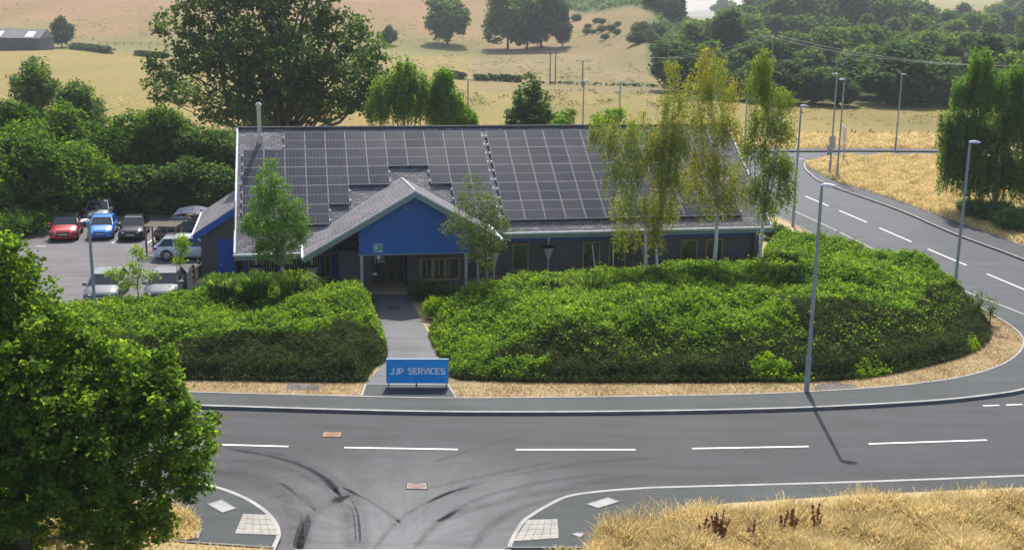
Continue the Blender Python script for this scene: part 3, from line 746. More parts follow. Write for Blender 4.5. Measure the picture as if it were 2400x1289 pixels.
# porch: gable roof, cladding, posts, slab
PR, PZ, PS = 8.8, 5.45, .575
VF = -3.5
def pz(u, o=0): return PZ - PS*abs(u-PR) + o
def pzb(u): return pz(u) - .45*max(0, 1-abs(u-PR)/5.46)
m = MB()
def porch_slab(uo, zt, th):
    vb = lambda u: VR - (ZR - pzb(u))/K + .12
    A = [(PR, VF), (uo, VF), (uo, vb(uo)), (PR, vb(PR))]
    zf = [pz(PR), pz(uo), pzb(uo), pzb(PR)]
    P = [B(u, v, z_-th) for (u, v), z_ in zip(A, zf)] + [B(u, v, z_) for (u, v), z_ in zip(A, zf)]
    m.hexa(P)
porch_slab(3.34, 0, .13); porch_slab(13.1, 0, .13)
proof = m.build('porch_roof', SLATE, bld)
for uo in (3.34, 13.1):
    mm = MB()
    A = [(PR, VF-.05), (uo, VF-.05), (uo, VF), (PR, VF)]
    mm.hexa([B(u, v, pz(u)-.34) for u, v in A] + [B(u, v, pz(u)+.0) for u, v in A])
    A = [(PR, VF+.002), (uo, VF+.002), (uo, VF+.6), (PR, VF+.6)]
    mm.hexa([B(u, v, pz(u)-.33) for u, v in A] + [B(u, v, pz(u)-.29) for u, v in A])
    mm.build('bargeboard', FASC, proof)
    mm = MB()
    A = [(PR, VF-.09), (uo, VF-.09), (uo, VF-.052), (PR, VF-.052)]
    mm.hexa([B(u, v, pz(u)-.06) for u, v in A] + [B(u, v, pz(u)+.03) for u, v in A])
    sgn = 1 if uo > PR else -1
    vb = VR - (ZR - pz(uo))/K
    e = uo + sgn*.05
    mm.hexa([B(e-.06, VF-.05, pz(uo)-.16), B(e+.06, VF-.05, pz(uo)-.16), B(e+.06, vb+.1, pz(uo)-.16), B(e-.06, vb+.1, pz(uo)-.16),
             B(e-.06, VF-.05, pz(uo)-.03), B(e+.06, VF-.05, pz(uo)-.03), B(e+.06, vb+.1, pz(uo)-.03), B(e-.06, vb+.1, pz(uo)-.03)])
    mm.build('verge_trim', TRIM, proof)
mm = MB()      # lead valley where the porch roof meets the main roof
for uo in (3.34, 13.1):
    vb = lambda u: VR - (ZR - pzb(u))/K
    mm.tube([B(PR, vb(PR), pzb(PR)+.01), B(uo, vb(uo)+.02, pzb(uo)+.01)], .035, 6)
mm.tube([B(PR, VF-.03, PZ+.01), B(PR, VR-(ZR-pzb(PR))/K, pzb(PR)+.01)], .045, 8)
mm.build('valley_lead', GUTT, proof)
m = MB()   # blue boarded gable with ribs
nb = 42
for i in range(nb):
    u0 = 6.05 + i*(11.55-6.05)/nb; u1 = u0 + (11.55-6.05)/nb - .022
    A = [(u0, -2.98), (u1, -2.98), (u1, -2.93), (u0, -2.93)]
    m.hexa([B(u, v, 2.2) for u, v in A] + [B(u, v, pz(u)-.35) for u, v in A])
A = [(6.06, -2.93), (PR, -2.93), (11.54, -2.93)]
m.add([B(6.06,-2.935,2.21),B(11.54,-2.935,2.21),B(11.54,-2.935,pz(11.54)-.36),B(PR,-2.935,PZ-.36),B(6.06,-2.935,pz(6.06)-.36),
       B(6.06,-2.86,2.21),B(11.54,-2.86,2.21),B(11.54,-2.86,pz(11.54)-.36),B(PR,-2.86,PZ-.36),B(6.06,-2.86,pz(6.06)-.36)],
      [(0,1,2,3,4),(9,8,7,6,5),(0,5,6,1),(1,6,7,2),(2,7,8,3),(3,8,9,4),(4,9,5,0)])
m.build('gable_cladding', BLUE, bld)
mm = MB(); mm.box(6.0, -3.02, 2.14, 11.6, -2.82, 2.2, B); mm.build('gable_beam', FASC, bld)
for u in (6.18, 11.42):
    mm = MB(); mm.box(u-.07, -3.0, .06, u+.07, -2.86, 2.14, B); mm.box(u-.1, -3.03, .04, u+.1, -2.83, .06, B); mm.build('porch_post', METAL, bld)
mm = MB(); mm.box(5.1, -3.1, -.2, 8.75, -.3, .045, B); mm.build('porch_slab', CONC, bld)
# number plate sign on the gable and security light
def text(body, size, loc, mat, parent, name='lettering', ext=.004, rot=None, align='LEFT', bold=0.0, spacing=1.0, xs=1.0):
    cu = bpy.data.curves.new('t', 'FONT'); cu.body = body; cu.size = size; cu.extrude = ext; cu.offset = bold; cu.space_character = spacing
    cu.align_x = align
    ob = bpy.data.objects.new('t', cu); COL.objects.link(ob)
    bpy.context.view_layer.update()
    me = bpy.data.meshes.new_from_object(ob.evaluated_get(bpy.context.evaluated_depsgraph_get()))
    bpy.data.objects.remove(ob)
    R = Matrix.Rotation(rot or 0, 4, 'Z') @ Matrix.Rotation(PI/2, 4, 'X') @ Matrix.Scale(xs, 4, (1,0,0))
    me.transform(Matrix.Translation(Vector(loc) - wloc(parent)) @ R)
    me.materials.clear(); me.materials.append(mat)
    o = bpy.data.objects.new(name, me); COL.objects.link(o); o.parent = parent
    return o
TEAL = plain('sign_teal', (.05,.34,.42), .5); SIGNG = plain('sign_pale', (.46,.52,.48), .5)
mm = MB(); mm.box(6.78, -3.0, 2.30, 7.22, -2.981, 2.74, B); ns = mm.build('number_sign', SIGNG, bld)
mm = MB(); mm.box(6.82, -3.006, 2.34, 7.18, -3.001, 2.70, B); mm.build('sign_face', TEAL, ns)
x = text('8', .30*S, B(6.83, -3.008, 2.44), plain('sign_number', (.62,.62,.45), .5), None, 'sign_number', .003, PH, bold=.012); x.parent = ns; x.location = -bld.location
mm = MB(); mm.box(7.03, -3.012, 2.36, 7.15, -3.007, 2.40, B); mm.box(7.01, -3.012, 2.385, 7.04, -3.007, 2.41, B); mm.box(7.14, -3.012, 2.385, 7.17, -3.007, 2.41, B); mm.build('sign_mark', WHITE, ns)
mm = MB(); mm.tube([B(8.33,-2.99,4.62), B(8.33,-3.10,4.60), B(8.33,-3.12,4.50)], .025, 6); mm.tube([B(8.47,-2.99,4.66), B(8.47,-3.08,4.64)], .02, 6); mm.box(8.35,-3.14,4.46,8.45,-3.04,4.50,B); mm.build('gable_light_bracket', METAL, bld)
mm = MB()
for i, (a, b_) in enumerate(((10.98,.07),(11.07,.09),(11.18,.05),(11.25,.08))):
    mm.box(a, -2.986, 2.5+b_*.3, a+.045, -2.981, 2.56+b_*.4, B)
mm.build('faded_marks', plain('faded_marks', (.09,.2,.46), .5), bld)

# windows: frame, panes, blinds, sill
def window(u0, u1, z0, z1, v, divs=1, blind=0, mat=None, blue=False):
    mat = mat or WOOD; f = MB(); t = .07
    f.box(u0, v-.05, z1-t, u1, v+.02, z1, B); f.box(u0, v-.05, z0, u1, v+.02, z0+t, B)
    for k in range(divs+1):
        a = u0 + (u1-u0-t)*k/divs; f.box(a, v-.049, z0+t, a+t, v+.02, z1-t, B)
    fo = f.build('window', mat, bld)
    g = MB(); g.box(u0+.03, v-.012, z0+.03, u1-.03, v-.006, z1-.03, B); g.build('pane', GLASSD, fo)
    if blind:
        s = MB(); n = int((u1-u0-.2)/.13)
        rr = random.Random(int(u0*100))
        for k in range(n):
            a = u0+.1 + k*.13
            if rr.random() < .3: continue
            s.box(a, v-.02, z0+.12+rr.random()*.1, a+.05, v-.014, z1-.12, B)
        s.build('blind', BLIND, fo)
    s = MB(); s.box(u0-.05, v-.10, z0-.05, u1+.05, v-.002, z0-.003, B); s.build('sill', mat, fo)
    return fo
for (a, b_) in ((14.40,15.32),(18.33,19.3),(19.78,20.75),(23.9,24.87),(25.36,26.35),(12.65,13.5)):
    window(a, b_, .38, 1.84, wr-.025, 1, 0)
for a, sl_ in ((18.82, .18), (20.02, .02)):     # pale strips hanging behind the glass
    mm = MB(); mm.hexa([B(a+sl_, wr-.045, .5), B(a+sl_+.06, wr-.045, .5), B(a+sl_+.06, wr-.04, .5), B(a+sl_, wr-.04, .5), B(a, wr-.045, 1.7), B(a+.05, wr-.045, 1.7), B(a+.05, wr-.04, 1.7), B(a, wr-.04, 1.7)])
    mm.build('window_strip', TRIM, bld)
window(.55, 4.75, .42, 1.62, -.025, 4, 1)
mm = MB(); mm.box(.36, -.02, .2, .5, -.004, 2.2, B); mm.box(4.78, -.02, .3, 5.09, -.004, 2.2, B); mm.box(.5, -.018, .2, 4.78, -.004, .36, B); mm.build('blue_panel', BLUED, bld)
window(9.2, 11.3, .45, 1.6, -1.475, 3, 1)
# entrance doors
dr = thing('entrance_door', (0,0,0), None, None); del_ = None
for k in ('label', 'category'):
    if k in dr: del dr[k]
dr.parent = bld; dr.location = (0,0,0)
def dpart(mm, name, mat, par=None):
    o = mm.build(name, mat, None); o.data.transform(Matrix.Translation(-bld.location)); o.parent = par or dr; return o
f = MB(); vd = -.2
for a, b_, c, d in ((6.76,.05,6.86,1.75),(8.49,.05,8.59,1.75),(7.62,.05,7.74,1.75),(6.86,.05,7.62,.17),(7.74,.05,8.49,.17),(6.86,1.66,7.62,1.75),(7.74,1.66,8.49,1.75),(6.86,.80,7.62,.86),(7.74,.80,8.49,.86)):
    f.box(a, vd-.05, b_, c, vd+.02, d, B)
dpart(f, 'door_frame', WOODD)
g = MB(); g.box(6.8, vd-.01, .1, 8.55, vd, 1.7, B); dpart(g, 'door_glass', GLASSD)
g = MB(); g.box(7.55, vd-.09, .75, 7.59, vd-.06, 1.25, B); dpart(g, 'door_handle', WOOD)
g = MB(); g.box(7.15, vd-.02, 1.15, 7.55, vd-.012, 1.3, B); g.box(7.17, vd-.02, 1.34, 7.5, vd-.012, 1.48, B); g.box(6.98, vd-.02, 1.1, 7.06, vd-.012, 1.5, B); dpart(g, 'door_notice', SIGNG)
mm = MB(); mm.box(6.78, -2.18+.0, .95, 6.98, -2.08, 1.05, B); mm.build('letter_box', WHITE, bld)
mm = MB(); mm.box(6.95, -2.85, 1.92, 7.1, -2.75, 2.14, B); mm.build('porch_lamp', WHITE, bld)

# rain funnels below the eaves
def funnel(u, v, zt, drop, top, zg=.0):
    t = MB(); t.tube([B(u, v, zt), B(u, v, zt-drop)], .045, 8); o = t.build('downpipe', METAL, bld)
    h = MB()
    h.lathe([(.36*S, top), (.33*S, top), (.30*S, top-.06), (.06, top-.72*S)], (B(u,v,0)[0], B(u,v,0)[1], 0), 14)
    h.lathe([(.36*S, top-.03), (.34*S, top-.03), (.34*S, top), (.36*S, top)], (B(u,v,0)[0], B(u,v,0)[1], 0), 14)
    h.build('rain_hopper', METAL, o, smooth=False)
    p = MB(); p.tube([B(u, v, (top-.72*S)/S+.02), B(u, v, zg)], .045, 8); p.build('hopper_pipe', METAL, o)
funnel(3.75, -2.6, 2.1, .45, 1.62*S)
funnel(1.0, -1.3, 1.75, .32, 1.38*S)
funnel(13.05, -1.9, 2.75, .6, 1.95*S)
funnel(16.25, -.35, 2.3, .35, 1.78*S)
funnel(21.6, -.35, 2.3, .35, 1.78*S)
# flue
fx = (1.18, 6.45)
fz = RZ(fx[1]); bx, by, _ = B(fx[0], fx[1], 0)
m = MB(); m.lathe([(.17, fz*S-.3), (.17, fz*S+.45), (.13, fz*S+.5), (.13, 8.72*S), (.19, 8.72*S), (.19, 8.80*S), (.10, 8.9*S)], (bx, by, 0), 16)
m.build('flue', CHROME, bld, smooth=False)

# lean-to store at the left end
lt = thing('lean_to_store', B(-1, 3, 0), 'small dark brick lean-to with blue door at the left end of the office', 'store')
m = MB()
def lz(u): return 2.84 + (4.16-2.84)*(u+2.06)/2.06
P = [(-1.78, -.3), (-.06, -.3), (-.06, lz(-.06)-.16), (-1.78, lz(-1.78)-.16)]
m.hexa([B(P[0][0], .3, P[0][1]), B(P[1][0], .3, P[1][1]), B(P[1][0], 6.5, P[1][1]), B(P[0][0], 6.5, P[0][1]),
        B(P[3][0], .3, P[3][1]), B(P[2][0], .3, P[2][1]), B(P[2][0], 6.5, P[2][1]), B(P[3][0], 6.5, P[3][1])])
m.build('wall', BRICK, lt)
m = MB(); A = [(-2.12, .1), (-.06, .1), (-.06, 6.7), (-2.12, 6.7)]
m.hexa([B(u, v, lz(u)-.12) for u, v in A] + [B(u, v, lz(u)+.02) for u, v in A]); r_ = m.build('roof', SLATE, lt)
m = MB(); A = [(-2.14, .02), (-.06, .02), (-.06, .098), (-2.14, .098)]
m.hexa([B(u, v, lz(u)-.36) for u, v in A] + [B(u, v, lz(u)-.02) for u, v in A]); m.build('bargeboard', BLUED, r_)
m = MB(); m.box(-2.22, .1, lz(-2.12)-.14, -2.13, 6.7, lz(-2.12)-.02, B); m.build('gutter', TRIM, r_)
m = MB(); m.box(-.93, .27, .06, -.1, .298, 2.45, B); d_ = m.build('door', BLUED, lt)
m = MB(); m.box(-.86, .24, 1.1, -.82, .268, 1.25, B); m.build('handle', METAL, d_)
m = MB(); m.box(-.99, .28, 0, -.935, .297, 2.5, B); m.box(-.935, .28, 2.455, -.07, .297, 2.5, B); m.build('door_frame', BLUED, lt)
m = MB(); x, y, _ = B(-1.55, .26, 2.75); m.lathe([(.05, -.03), (.06, 0), (.03, .04)], (x, y, 2.75*S), 10); m.build('wall_lamp', WHITE, lt)

# ------------------------------------------------------------------ THE SIGN BY THE ROAD
SB = plain('sign_blue', (.006,.33,.86), .45); SBE = plain('sign_edge', (.25,.40,.55), .4); STEXT = plain('sign_text', (.80,.82,.86), .5)
a = G(907, 905, .13); b = G(1050, 905, .13)
sgn = thing('roadside_sign', (a+b)/2, 'blue rectangular JJP SERVICES board on three short legs at the end of the path', 'sign')
d = (b-a).normalized(); W = (b-a).length
# frame axes: d along, up z
zb = .22; zt_ = 1.22*S
def SG(u, v, z): 
    p = a + d*u + Vector((-d.y, d.x, 0))*v; return (p.x, p.y, .13 + z)
hgt = AT(977, 845, 46.9).z - AT(977, 898, 46.9).z; zb = AT(977, 898, 46.9).z - .13
m = MB(); m.box(0, -.03, zb, W, .03, zb+hgt, SG); m.build('board', SB, sgn)
m = MB()
m.box(-.02, -.045, zb-.03, W+.02, .04, zb, SG); m.box(-.02, -.045, zb+hgt, W+.02, .04, zb+hgt+.04, SG); m.box(-.025, -.045, zb, -.0, .04, zb+hgt, SG); m.box(W, -.045, zb, W+.025, .04, zb+hgt, SG)
m.build('board_frame', SBE, sgn)
for u in (.04, W*.47, W-.1):
    m = MB(); m.box(u, -.02, -.05, u+.06, .02, zb-.03, SG); m.build('leg', DARKM if u > .1 and u < W-.2 else METAL, sgn)
GL = {'J': (.80, [[(.72,1),(.72,.22),(.56,.06),(.0,.06)]]), 'P': (.88, [[(.07,0),(.07,.93),(.62,.93),(.81,.78),(.81,.55),(.62,.38),(.14,.38)]]),
 'S': (.92, [[(.86,.93),(.22,.93),(.06,.80),(.06,.64),(.22,.52),(.70,.50),(.85,.36),(.85,.20),(.70,.07),(.0,.07)]]), 'E': (.88, [[(.86,.93),(.07,.93),(.07,.07),(.86,.07)], [(.14,.5),(.76,.5)]]),
 'R': (.92, [[(.07,0),(.07,.93),(.62,.93),(.81,.78),(.81,.60),(.62,.45),(.14,.45)], [(.45,.40),(.86,0)]]), 'V': (.92, [[(.02,1),(.45,.06),(.88,1)]]), 'I': (.2, [[(.08,0),(.08,1)]]), 'C': (.90, [[(.86,.93),(.24,.93),(.07,.76),(.07,.24),(.24,.07),(.86,.07)]])}
def letters(body, u0, u1, z0, h):
    tot = sum(GL[c][0] for c in body) + .22*(len(body)-1); sx = (u1-u0)/tot; x = 0
    for c in body:
        wd, lines = GL[c]; m = MB()
        for q, ln in enumerate(lines):
            pts = [Vector((u0 + (x+a_)*sx, z0 + b_*h)) for a_, b_ in ln]
            A2 = []; th = .030
            for i, p_ in enumerate(pts):
                d0 = (pts[i]-pts[i-1]).normalized() if i else (pts[1]-pts[0]).normalized()
                d1 = (pts[i+1]-pts[i]).normalized() if i < len(pts)-1 else d0
                bis = (d0+d1).normalized(); nrm = Vector((-bis.y, bis.x)); k_ = th/max(.45, nrm.dot(Vector((-d0.y, d0.x))))
                A2.append((p_+nrm*k_, p_-nrm*k_))
            for (a1, a2), (b1_, b2_) in zip(A2[:-1], A2[1:]):
                y = -.0365 - .0006*q; m.add([SG(a2.x, y, a2.y), SG(b2_.x, y, b2_.y), SG(b1_.x, y, b1_.y), SG(a1.x, y, a1.y)], [(0,1,2,3)])
        m.build('letter', STEXT, sgn); x += wd + .22
hh = hgt*.27
letters('JJP', W*.06, W*.265, zb+hgt*.37, hh)
letters('SERVICES', W*.35, W*.95, zb+hgt*.37, hh)
m = MB(); p = SG(W*.302, -.04, zb+hgt*.38+hh*.5); 
m.add([SG(W*.302+.035*math.cos(q), -.036, zb+hgt*.38+hh*.5+.035*math.sin(q)) for q in np.linspace(0, 2*PI, 10, endpoint=False)], [list(range(10))]); m.build('logo_dot', plain('sign_dot', (.28,.26,.34), .5), sgn)

# ------------------------------------------------------------------ FOLIAGE BUILDERS
def clumpy(lobes, nclump, nleaf, cr, rng, shell=(.62, 1.05), flat=1.0):
    """leaf centres: clumps scattered near the surface of each lobe"""
    out = []; tint = []
    vol = np.array([l[3]*l[4]+l[3]*l[5]+l[4]*l[5] for l in lobes]); share = vol/vol.sum()
    for l, sh in zip(lobes, share):
        n = max(3, int(nclump*sh)); d = rng.normal(size=(n, 3)); d /= np.linalg.norm(d, axis=1)[:, None]
        r = shell[0] + (shell[1]-shell[0])*rng.random(n)**.6
        c = np.array(l[:3]) + d*r[:, None]*np.array(l[3:6])
        ct = rng.normal(.42, .16, n) + .10*d[:, 2]*0
        k = rng.poisson(nleaf, n)+1; idx = np.repeat(np.arange(n), k)
        off = rng.normal(size=(len(idx), 3))*cr; off[:, 2] *= .7*flat
        out.append(c[idx]+off); tint.append(ct[idx]+rng.normal(0, .13, len(idx)))
    return np.concatenate(out), np.clip(np.concatenate(tint), 0, 1)
def limbs(m, base, fork, lobes, r0, rng, k=7, sub=2, straight=False, limbk=.42):
    """trunk to the fork then a limb to every lobe, with smaller branches"""
    b = Vector(base); f = Vector(fork); mid = b.lerp(f, .5) + Vector((rng.normal()*.04, rng.normal()*.04, 0))*r0*6
    m.tube([b - Vector((0,0,.4)), b + Vector((0,0,.25)), mid, f], [r0*1.5, r0*1.12, r0*.95, r0*.85], k)
    for l in lobes:
        c = Vector(l[:3]); dist = (c-f).length; rr = max(.02, r0*.42*min(1.2, (l[3]/ (max(x[3] for x in lobes)))))
        p1 = f.lerp(c, .35) + Vector((rng.normal(), rng.normal(), rng.normal()*.5))*dist*.07 + Vector((0,0,-dist*.04))
        p2 = f.lerp(c, .7) + Vector((rng.normal(), rng.normal(), rng.normal()*.5))*dist*.07
        m.tube([f - Vector((0,0,r0*.5)), p1, p2, c], [rr*1.25, rr, rr*.65, rr*.35], max(4, k-2))
        for _ in range(sub):
            d = Vector(rng.normal(size=3)); d.normalize()
            e = c + Vector((d.x*l[3], d.y*l[4], d.z*l[5]))*.85
            s_ = f.lerp(c, rng.uniform(.5, .95)); m.tube([s_, s_.lerp(e, .5)+Vector((0,0,.1)), e], [rr*.4, rr*.25, rr*.08], 4, False)
def lobeset(rng, n, R, z0, z1, size, taper=None, jitter=.12):
    """ellipsoid lobes filling a crown of radius R between z0 and z1"""
    L = []
    for i in range(n):
        h = (i+.5)/n; z = z0 + (z1-z0)*h
        prof = (taper(h) if taper else math.sqrt(max(.04, 1-(2*h-1)**2*.9)))
        q = i*2.39996 + rng.uniform(-.4, .4); rad = R*prof*rng.uniform(.45, .95)*(1-size*.5)
        s_ = R*size*rng.uniform(.8, 1.25)*(.55+.45*prof)
        L.append((rad*math.cos(q), rad*math.sin(q), z + rng.normal()*R*jitter, s_, s_, s_*.72))
    L.append((0, 0, (z0+z1)/2, R*.42, R*.42, (z1-z0)*.36))
    return L
def make_tree(name, loc, lobes, fork, nclump, nleaf, cr, lsize, lmat, bark, r0, seed, label=None, cat='tree', group=None, sub=2, hang=0, up=.35, shell=(.62, 1.05), aspect=.55, trunk=True):
    rng = np.random.default_rng(seed); loc = Vector(loc)
    t = thing(name, loc, label, cat, group)
    C, ti = clumpy(lobes, nclump, nleaf, cr, rng, shell)
    keep = C[:, 2] > .15; C = C[keep]; ti = ti[keep]
    quads('crown', leaf_quads(C, lsize, rng, up, aspect, hang), lmat, t, ti)
    if trunk:
        m = MB(); limbs(m, (0,0,0), fork, lobes, r0, rng, 7, sub)
        o = m.build('trunk', bark, None, smooth=True); o.parent = t
    return t
def strands(tops, length, n_per, rng, sway=.12, spread=.10):
    """hanging twigs: leaf centres along strands that start at tops"""
    N_ = len(tops); L = length*rng.uniform(.5, 1.25, N_)
    k = np.maximum(3, (L*n_per).astype(int)); idx = np.repeat(np.arange(N_), k)
    s_ = rng.random(len(idx)); drift = rng.normal(size=(N_, 2))*sway
    C = tops[idx].copy(); C[:, 2] -= s_*L[idx]
    C[:, :2] += drift[idx]*(s_*L[idx])[:, None] + rng.normal(size=(len(idx), 2))*spread*(1-.5*s_)[:, None]
    return C, idx

# ------------------------------------------------------------------ PLANTED BANKS
def seg_dist(X, Y, line):
    D = np.full(X.shape, 1e9)
    for a, b in zip(line[:-1], line[1:]):
        ax, ay, bx, by = a.x, a.y, b.x, b.y; dx, dy = bx-ax, by-ay; L2 = dx*dx+dy*dy+1e-9
        t = np.clip(((X-ax)*dx+(Y-ay)*dy)/L2, 0, 1)
        D = np.minimum(D, np.hypot(X-ax-t*dx, Y-ay-t*dy))
    return D
def inside(X, Y, poly):
    c = np.zeros(X.shape, bool); n = len(poly); j = n-1
    for i in range(n):
        a, b = poly[i], poly[j]
        if a.y != b.y:
            q = ((a.y > Y) != (b.y > Y)) & (X < (b.x-a.x)*(Y-a.y)/(b.y-a.y)+a.x); c ^= q
        j = i
    return c
def vnoise(x, y, s, seed=0):
    o = 0
    for k, (fr, am) in enumerate(((1, 1), (2.1, .5), (4.3, .28))):
        o = o + am*np.sin(x*fr/s*1.7+seed+k*2.1+1.3*np.sin(y*fr/s+seed))*np.cos(y*fr/s*1.5+seed*1.7+k+1.1*np.sin(x*fr/s*.8))
    return o/1.5
def bank(name, front, rest, hfun, seed, dens, cotow):
    """front: edge facing the road; rest: the remaining outline. returns sampler"""
    poly = front + rest
    allb = poly + [poly[0]]
    xs = [p.x for p in poly]; ys = [p.y for p in poly]
    def hh(X, Y):
        de = seg_dist(X, Y, allb)
        return hfun(X, Y, de, seg_dist(X, Y, front))
    st = .35
    gx = np.arange(min(xs)-st, max(xs)+st, st); gy = np.arange(min(ys)-st, max(ys)+st, st)
    X, Y = np.meshgrid(gx, gy); ins = inside(X, Y, poly); Z = np.where(ins, hh(X, Y), .05)
    V = np.stack([X, Y, Z], -1).reshape(-1, 3); nr, nc = X.shape; Fc = []
    for i in range(nr-1):
        for j in range(nc-1):
            if ins[i, j] or ins[i+1, j] or ins[i, j+1] or ins[i+1, j+1]:
                a = i*nc+j; Fc.append((a, a+1, a+nc+1, a+nc))
    me = bpy.data.meshes.new('planted_bank'); me.from_pydata(V.tolist(), [], Fc); me.update(); me.materials.append(SOIL)
    me.polygons.foreach_set('use_smooth', [True]*len(me.polygons))
    o = bpy.data.objects.new('planted_bank', me); COL.objects.link(o); struct(o)
    rng = np.random.default_rng(seed)
    A = (max(xs)-min(xs))*(max(ys)-min(ys)); n = int(A*dens)
    x = rng.uniform(min(xs), max(xs), n); y = rng.uniform(min(ys), max(ys), n)
    k = inside(x, y, poly); x = x[k]; y = y[k]
    z = hh(x, y); df = seg_dist(x, y, front); de = seg_dist(x, y, allb)
    return x, y, z, df, de, rng, hh

# right bank
fr_r = gl([(1034,842),(1048,866),(1066,888),(1200,896),(1400,898),(1700,897),(1890,895),(2000,889),(2110,873),(2220,848),(2290,822),(2320,795),(2318,765)], .1, 5)
rest_r = gl([(2300,735),(2232,702),(2120,640),(2010,606),(1930,585),(1850,572),(1795,583),(1762,642),(1500,655),(1240,668),(1180,672),(1140,700),(1060,735),(1010,775),(1012,805)], .1, 4)
def h_right(X, Y, de, df):
    top = 1.15 + .42*vnoise(X, Y, 3.4, 1) + .26*vnoise(X, Y, 1.3, 5)
    fl = sm(.3, 5.2, df)*.58 + .42*sm(0, .8, df)
    left = sm(.0, 5., X + 2.6*1)      # lower near the path
    t = top*(.62+.38*sm(-3, 5, X)) + .35*sm(2., 5.5, df)*(1-sm(8, 13, df)) 
    return .1 + np.maximum(t, .25)*sm(0, .7, de)*np.clip(fl, 0, 1)*(1 - .35*sm(9, 14, df))
x, y, z, df, de, rng, HR = bank('planted_bank', fr_r, rest_r, h_right, 11, 950, None)
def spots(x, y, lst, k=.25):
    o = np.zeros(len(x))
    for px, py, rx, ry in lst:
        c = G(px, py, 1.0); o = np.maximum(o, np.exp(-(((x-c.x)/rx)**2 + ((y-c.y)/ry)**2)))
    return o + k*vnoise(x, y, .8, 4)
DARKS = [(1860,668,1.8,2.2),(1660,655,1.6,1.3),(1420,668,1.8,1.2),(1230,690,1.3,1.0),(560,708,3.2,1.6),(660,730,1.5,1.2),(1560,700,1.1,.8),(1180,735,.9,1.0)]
def split_bank(x, y, z, df, de, rng, cmask, names, labels, limes):
    c = cmask
    # bright mass
    b = ~c; lime = limes(x, y) & b; b = b & ~lime
    def emit(mask, size, mat, nm, lab, spread, up, asp, tn, relief=.2):
        n = mask.sum(); C = np.stack([x[mask], y[mask], z[mask] + rng.normal(0, spread, n)+spread*.8], 1)
        C[:, :2] += rng.normal(0, .05, (n, 2))
        tu = vnoise(C[:, 0]+.3*vnoise(C[:, 1], C[:, 0], .9, 2), C[:, 1], .42, 7)
        C[:, 2] += relief*(tu + .5*vnoise(C[:, 0], C[:, 1], .2, 12))*np.clip(de[mask]/.5, 0, 1)
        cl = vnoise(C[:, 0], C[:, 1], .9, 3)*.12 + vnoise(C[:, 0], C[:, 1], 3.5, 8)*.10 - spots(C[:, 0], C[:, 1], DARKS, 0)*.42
        ti = np.clip(.42 + cl + .16*np.clip(tu, -1, 1) + rng.normal(0, tn, n), 0, 1)
        o = quads(nm, leaf_quads(C, size, rng, up, asp), mat, None, ti); tag(o, lab, 'shrubs', None, 'stuff')
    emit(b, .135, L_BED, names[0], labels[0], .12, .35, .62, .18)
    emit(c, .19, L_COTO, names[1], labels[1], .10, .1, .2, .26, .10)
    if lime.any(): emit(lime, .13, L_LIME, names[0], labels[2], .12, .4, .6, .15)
tipx = G(1985, 760).x
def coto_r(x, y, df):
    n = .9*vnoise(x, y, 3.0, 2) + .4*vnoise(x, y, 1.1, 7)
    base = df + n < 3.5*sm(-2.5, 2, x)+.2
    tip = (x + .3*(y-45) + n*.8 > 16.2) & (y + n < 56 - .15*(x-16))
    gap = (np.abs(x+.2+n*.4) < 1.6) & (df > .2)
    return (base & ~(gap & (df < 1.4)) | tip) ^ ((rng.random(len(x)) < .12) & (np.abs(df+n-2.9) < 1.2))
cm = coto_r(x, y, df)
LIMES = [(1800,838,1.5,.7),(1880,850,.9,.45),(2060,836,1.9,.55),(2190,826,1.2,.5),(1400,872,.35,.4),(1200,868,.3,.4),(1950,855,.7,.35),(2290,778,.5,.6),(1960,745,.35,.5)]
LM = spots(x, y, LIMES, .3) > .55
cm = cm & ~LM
lim2 = lambda x, y: LM | (spots(x, y, [(2020,640,2.2,1.1),(1390,690,.3,.3),(1870,600,1.5,.8)], .3) > .8)
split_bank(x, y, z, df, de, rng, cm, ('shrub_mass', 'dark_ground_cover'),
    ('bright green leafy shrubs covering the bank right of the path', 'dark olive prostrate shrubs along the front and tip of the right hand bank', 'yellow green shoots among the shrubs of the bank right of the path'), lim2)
# left bank
fr_l = gl([(-400,880),(0,888),(400,891),(700,896),(845,896),(860,885),(880,862),(902,850)], .1, 5)
rest_l = gl([(906,828),(898,790),(885,755),(868,722),(835,705),(790,693),(740,690),(600,690),(470,700),(300,728),(150,736),(-400,740)], .1, 4)
def h_left(X, Y, de, df):
    top = 1.12 + .4*vnoise(X, Y, 3.0, 4) + .26*vnoise(X, Y, 1.2, 6)
    return .1 + np.maximum(top, .4)*sm(0, .7, de)*(sm(.3, 4.6, df)*.55+.45*sm(0, .8, df))*(1-.25*sm(7, 12, df))*(1-.35*sm(4, 9, df)*(1-sm(-13, -10, X)))
x, y, z, df, de, rng, HL = bank('planted_bank', fr_l, rest_l, h_left, 12, 950, None)
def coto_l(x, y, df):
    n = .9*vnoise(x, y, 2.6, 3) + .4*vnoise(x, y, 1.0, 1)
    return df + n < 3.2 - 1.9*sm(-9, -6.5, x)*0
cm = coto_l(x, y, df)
lim3 = lambda x, y: (np.exp(-((x+10.3)**2/3.5+(y-54.6)**2/1.2))+np.exp(-((x+15)**2/4+(y-55.5)**2/1.2))+.35*vnoise(x, y, .8, 9)) > .72
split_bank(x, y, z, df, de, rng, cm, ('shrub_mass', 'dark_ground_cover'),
    ('bright green leafy shrubs covering the bank left of the path', 'dark olive prostrate shrubs along the front edge of the bank left of the path', 'yellow green shoots on top of the bank left of the path'), lim3)

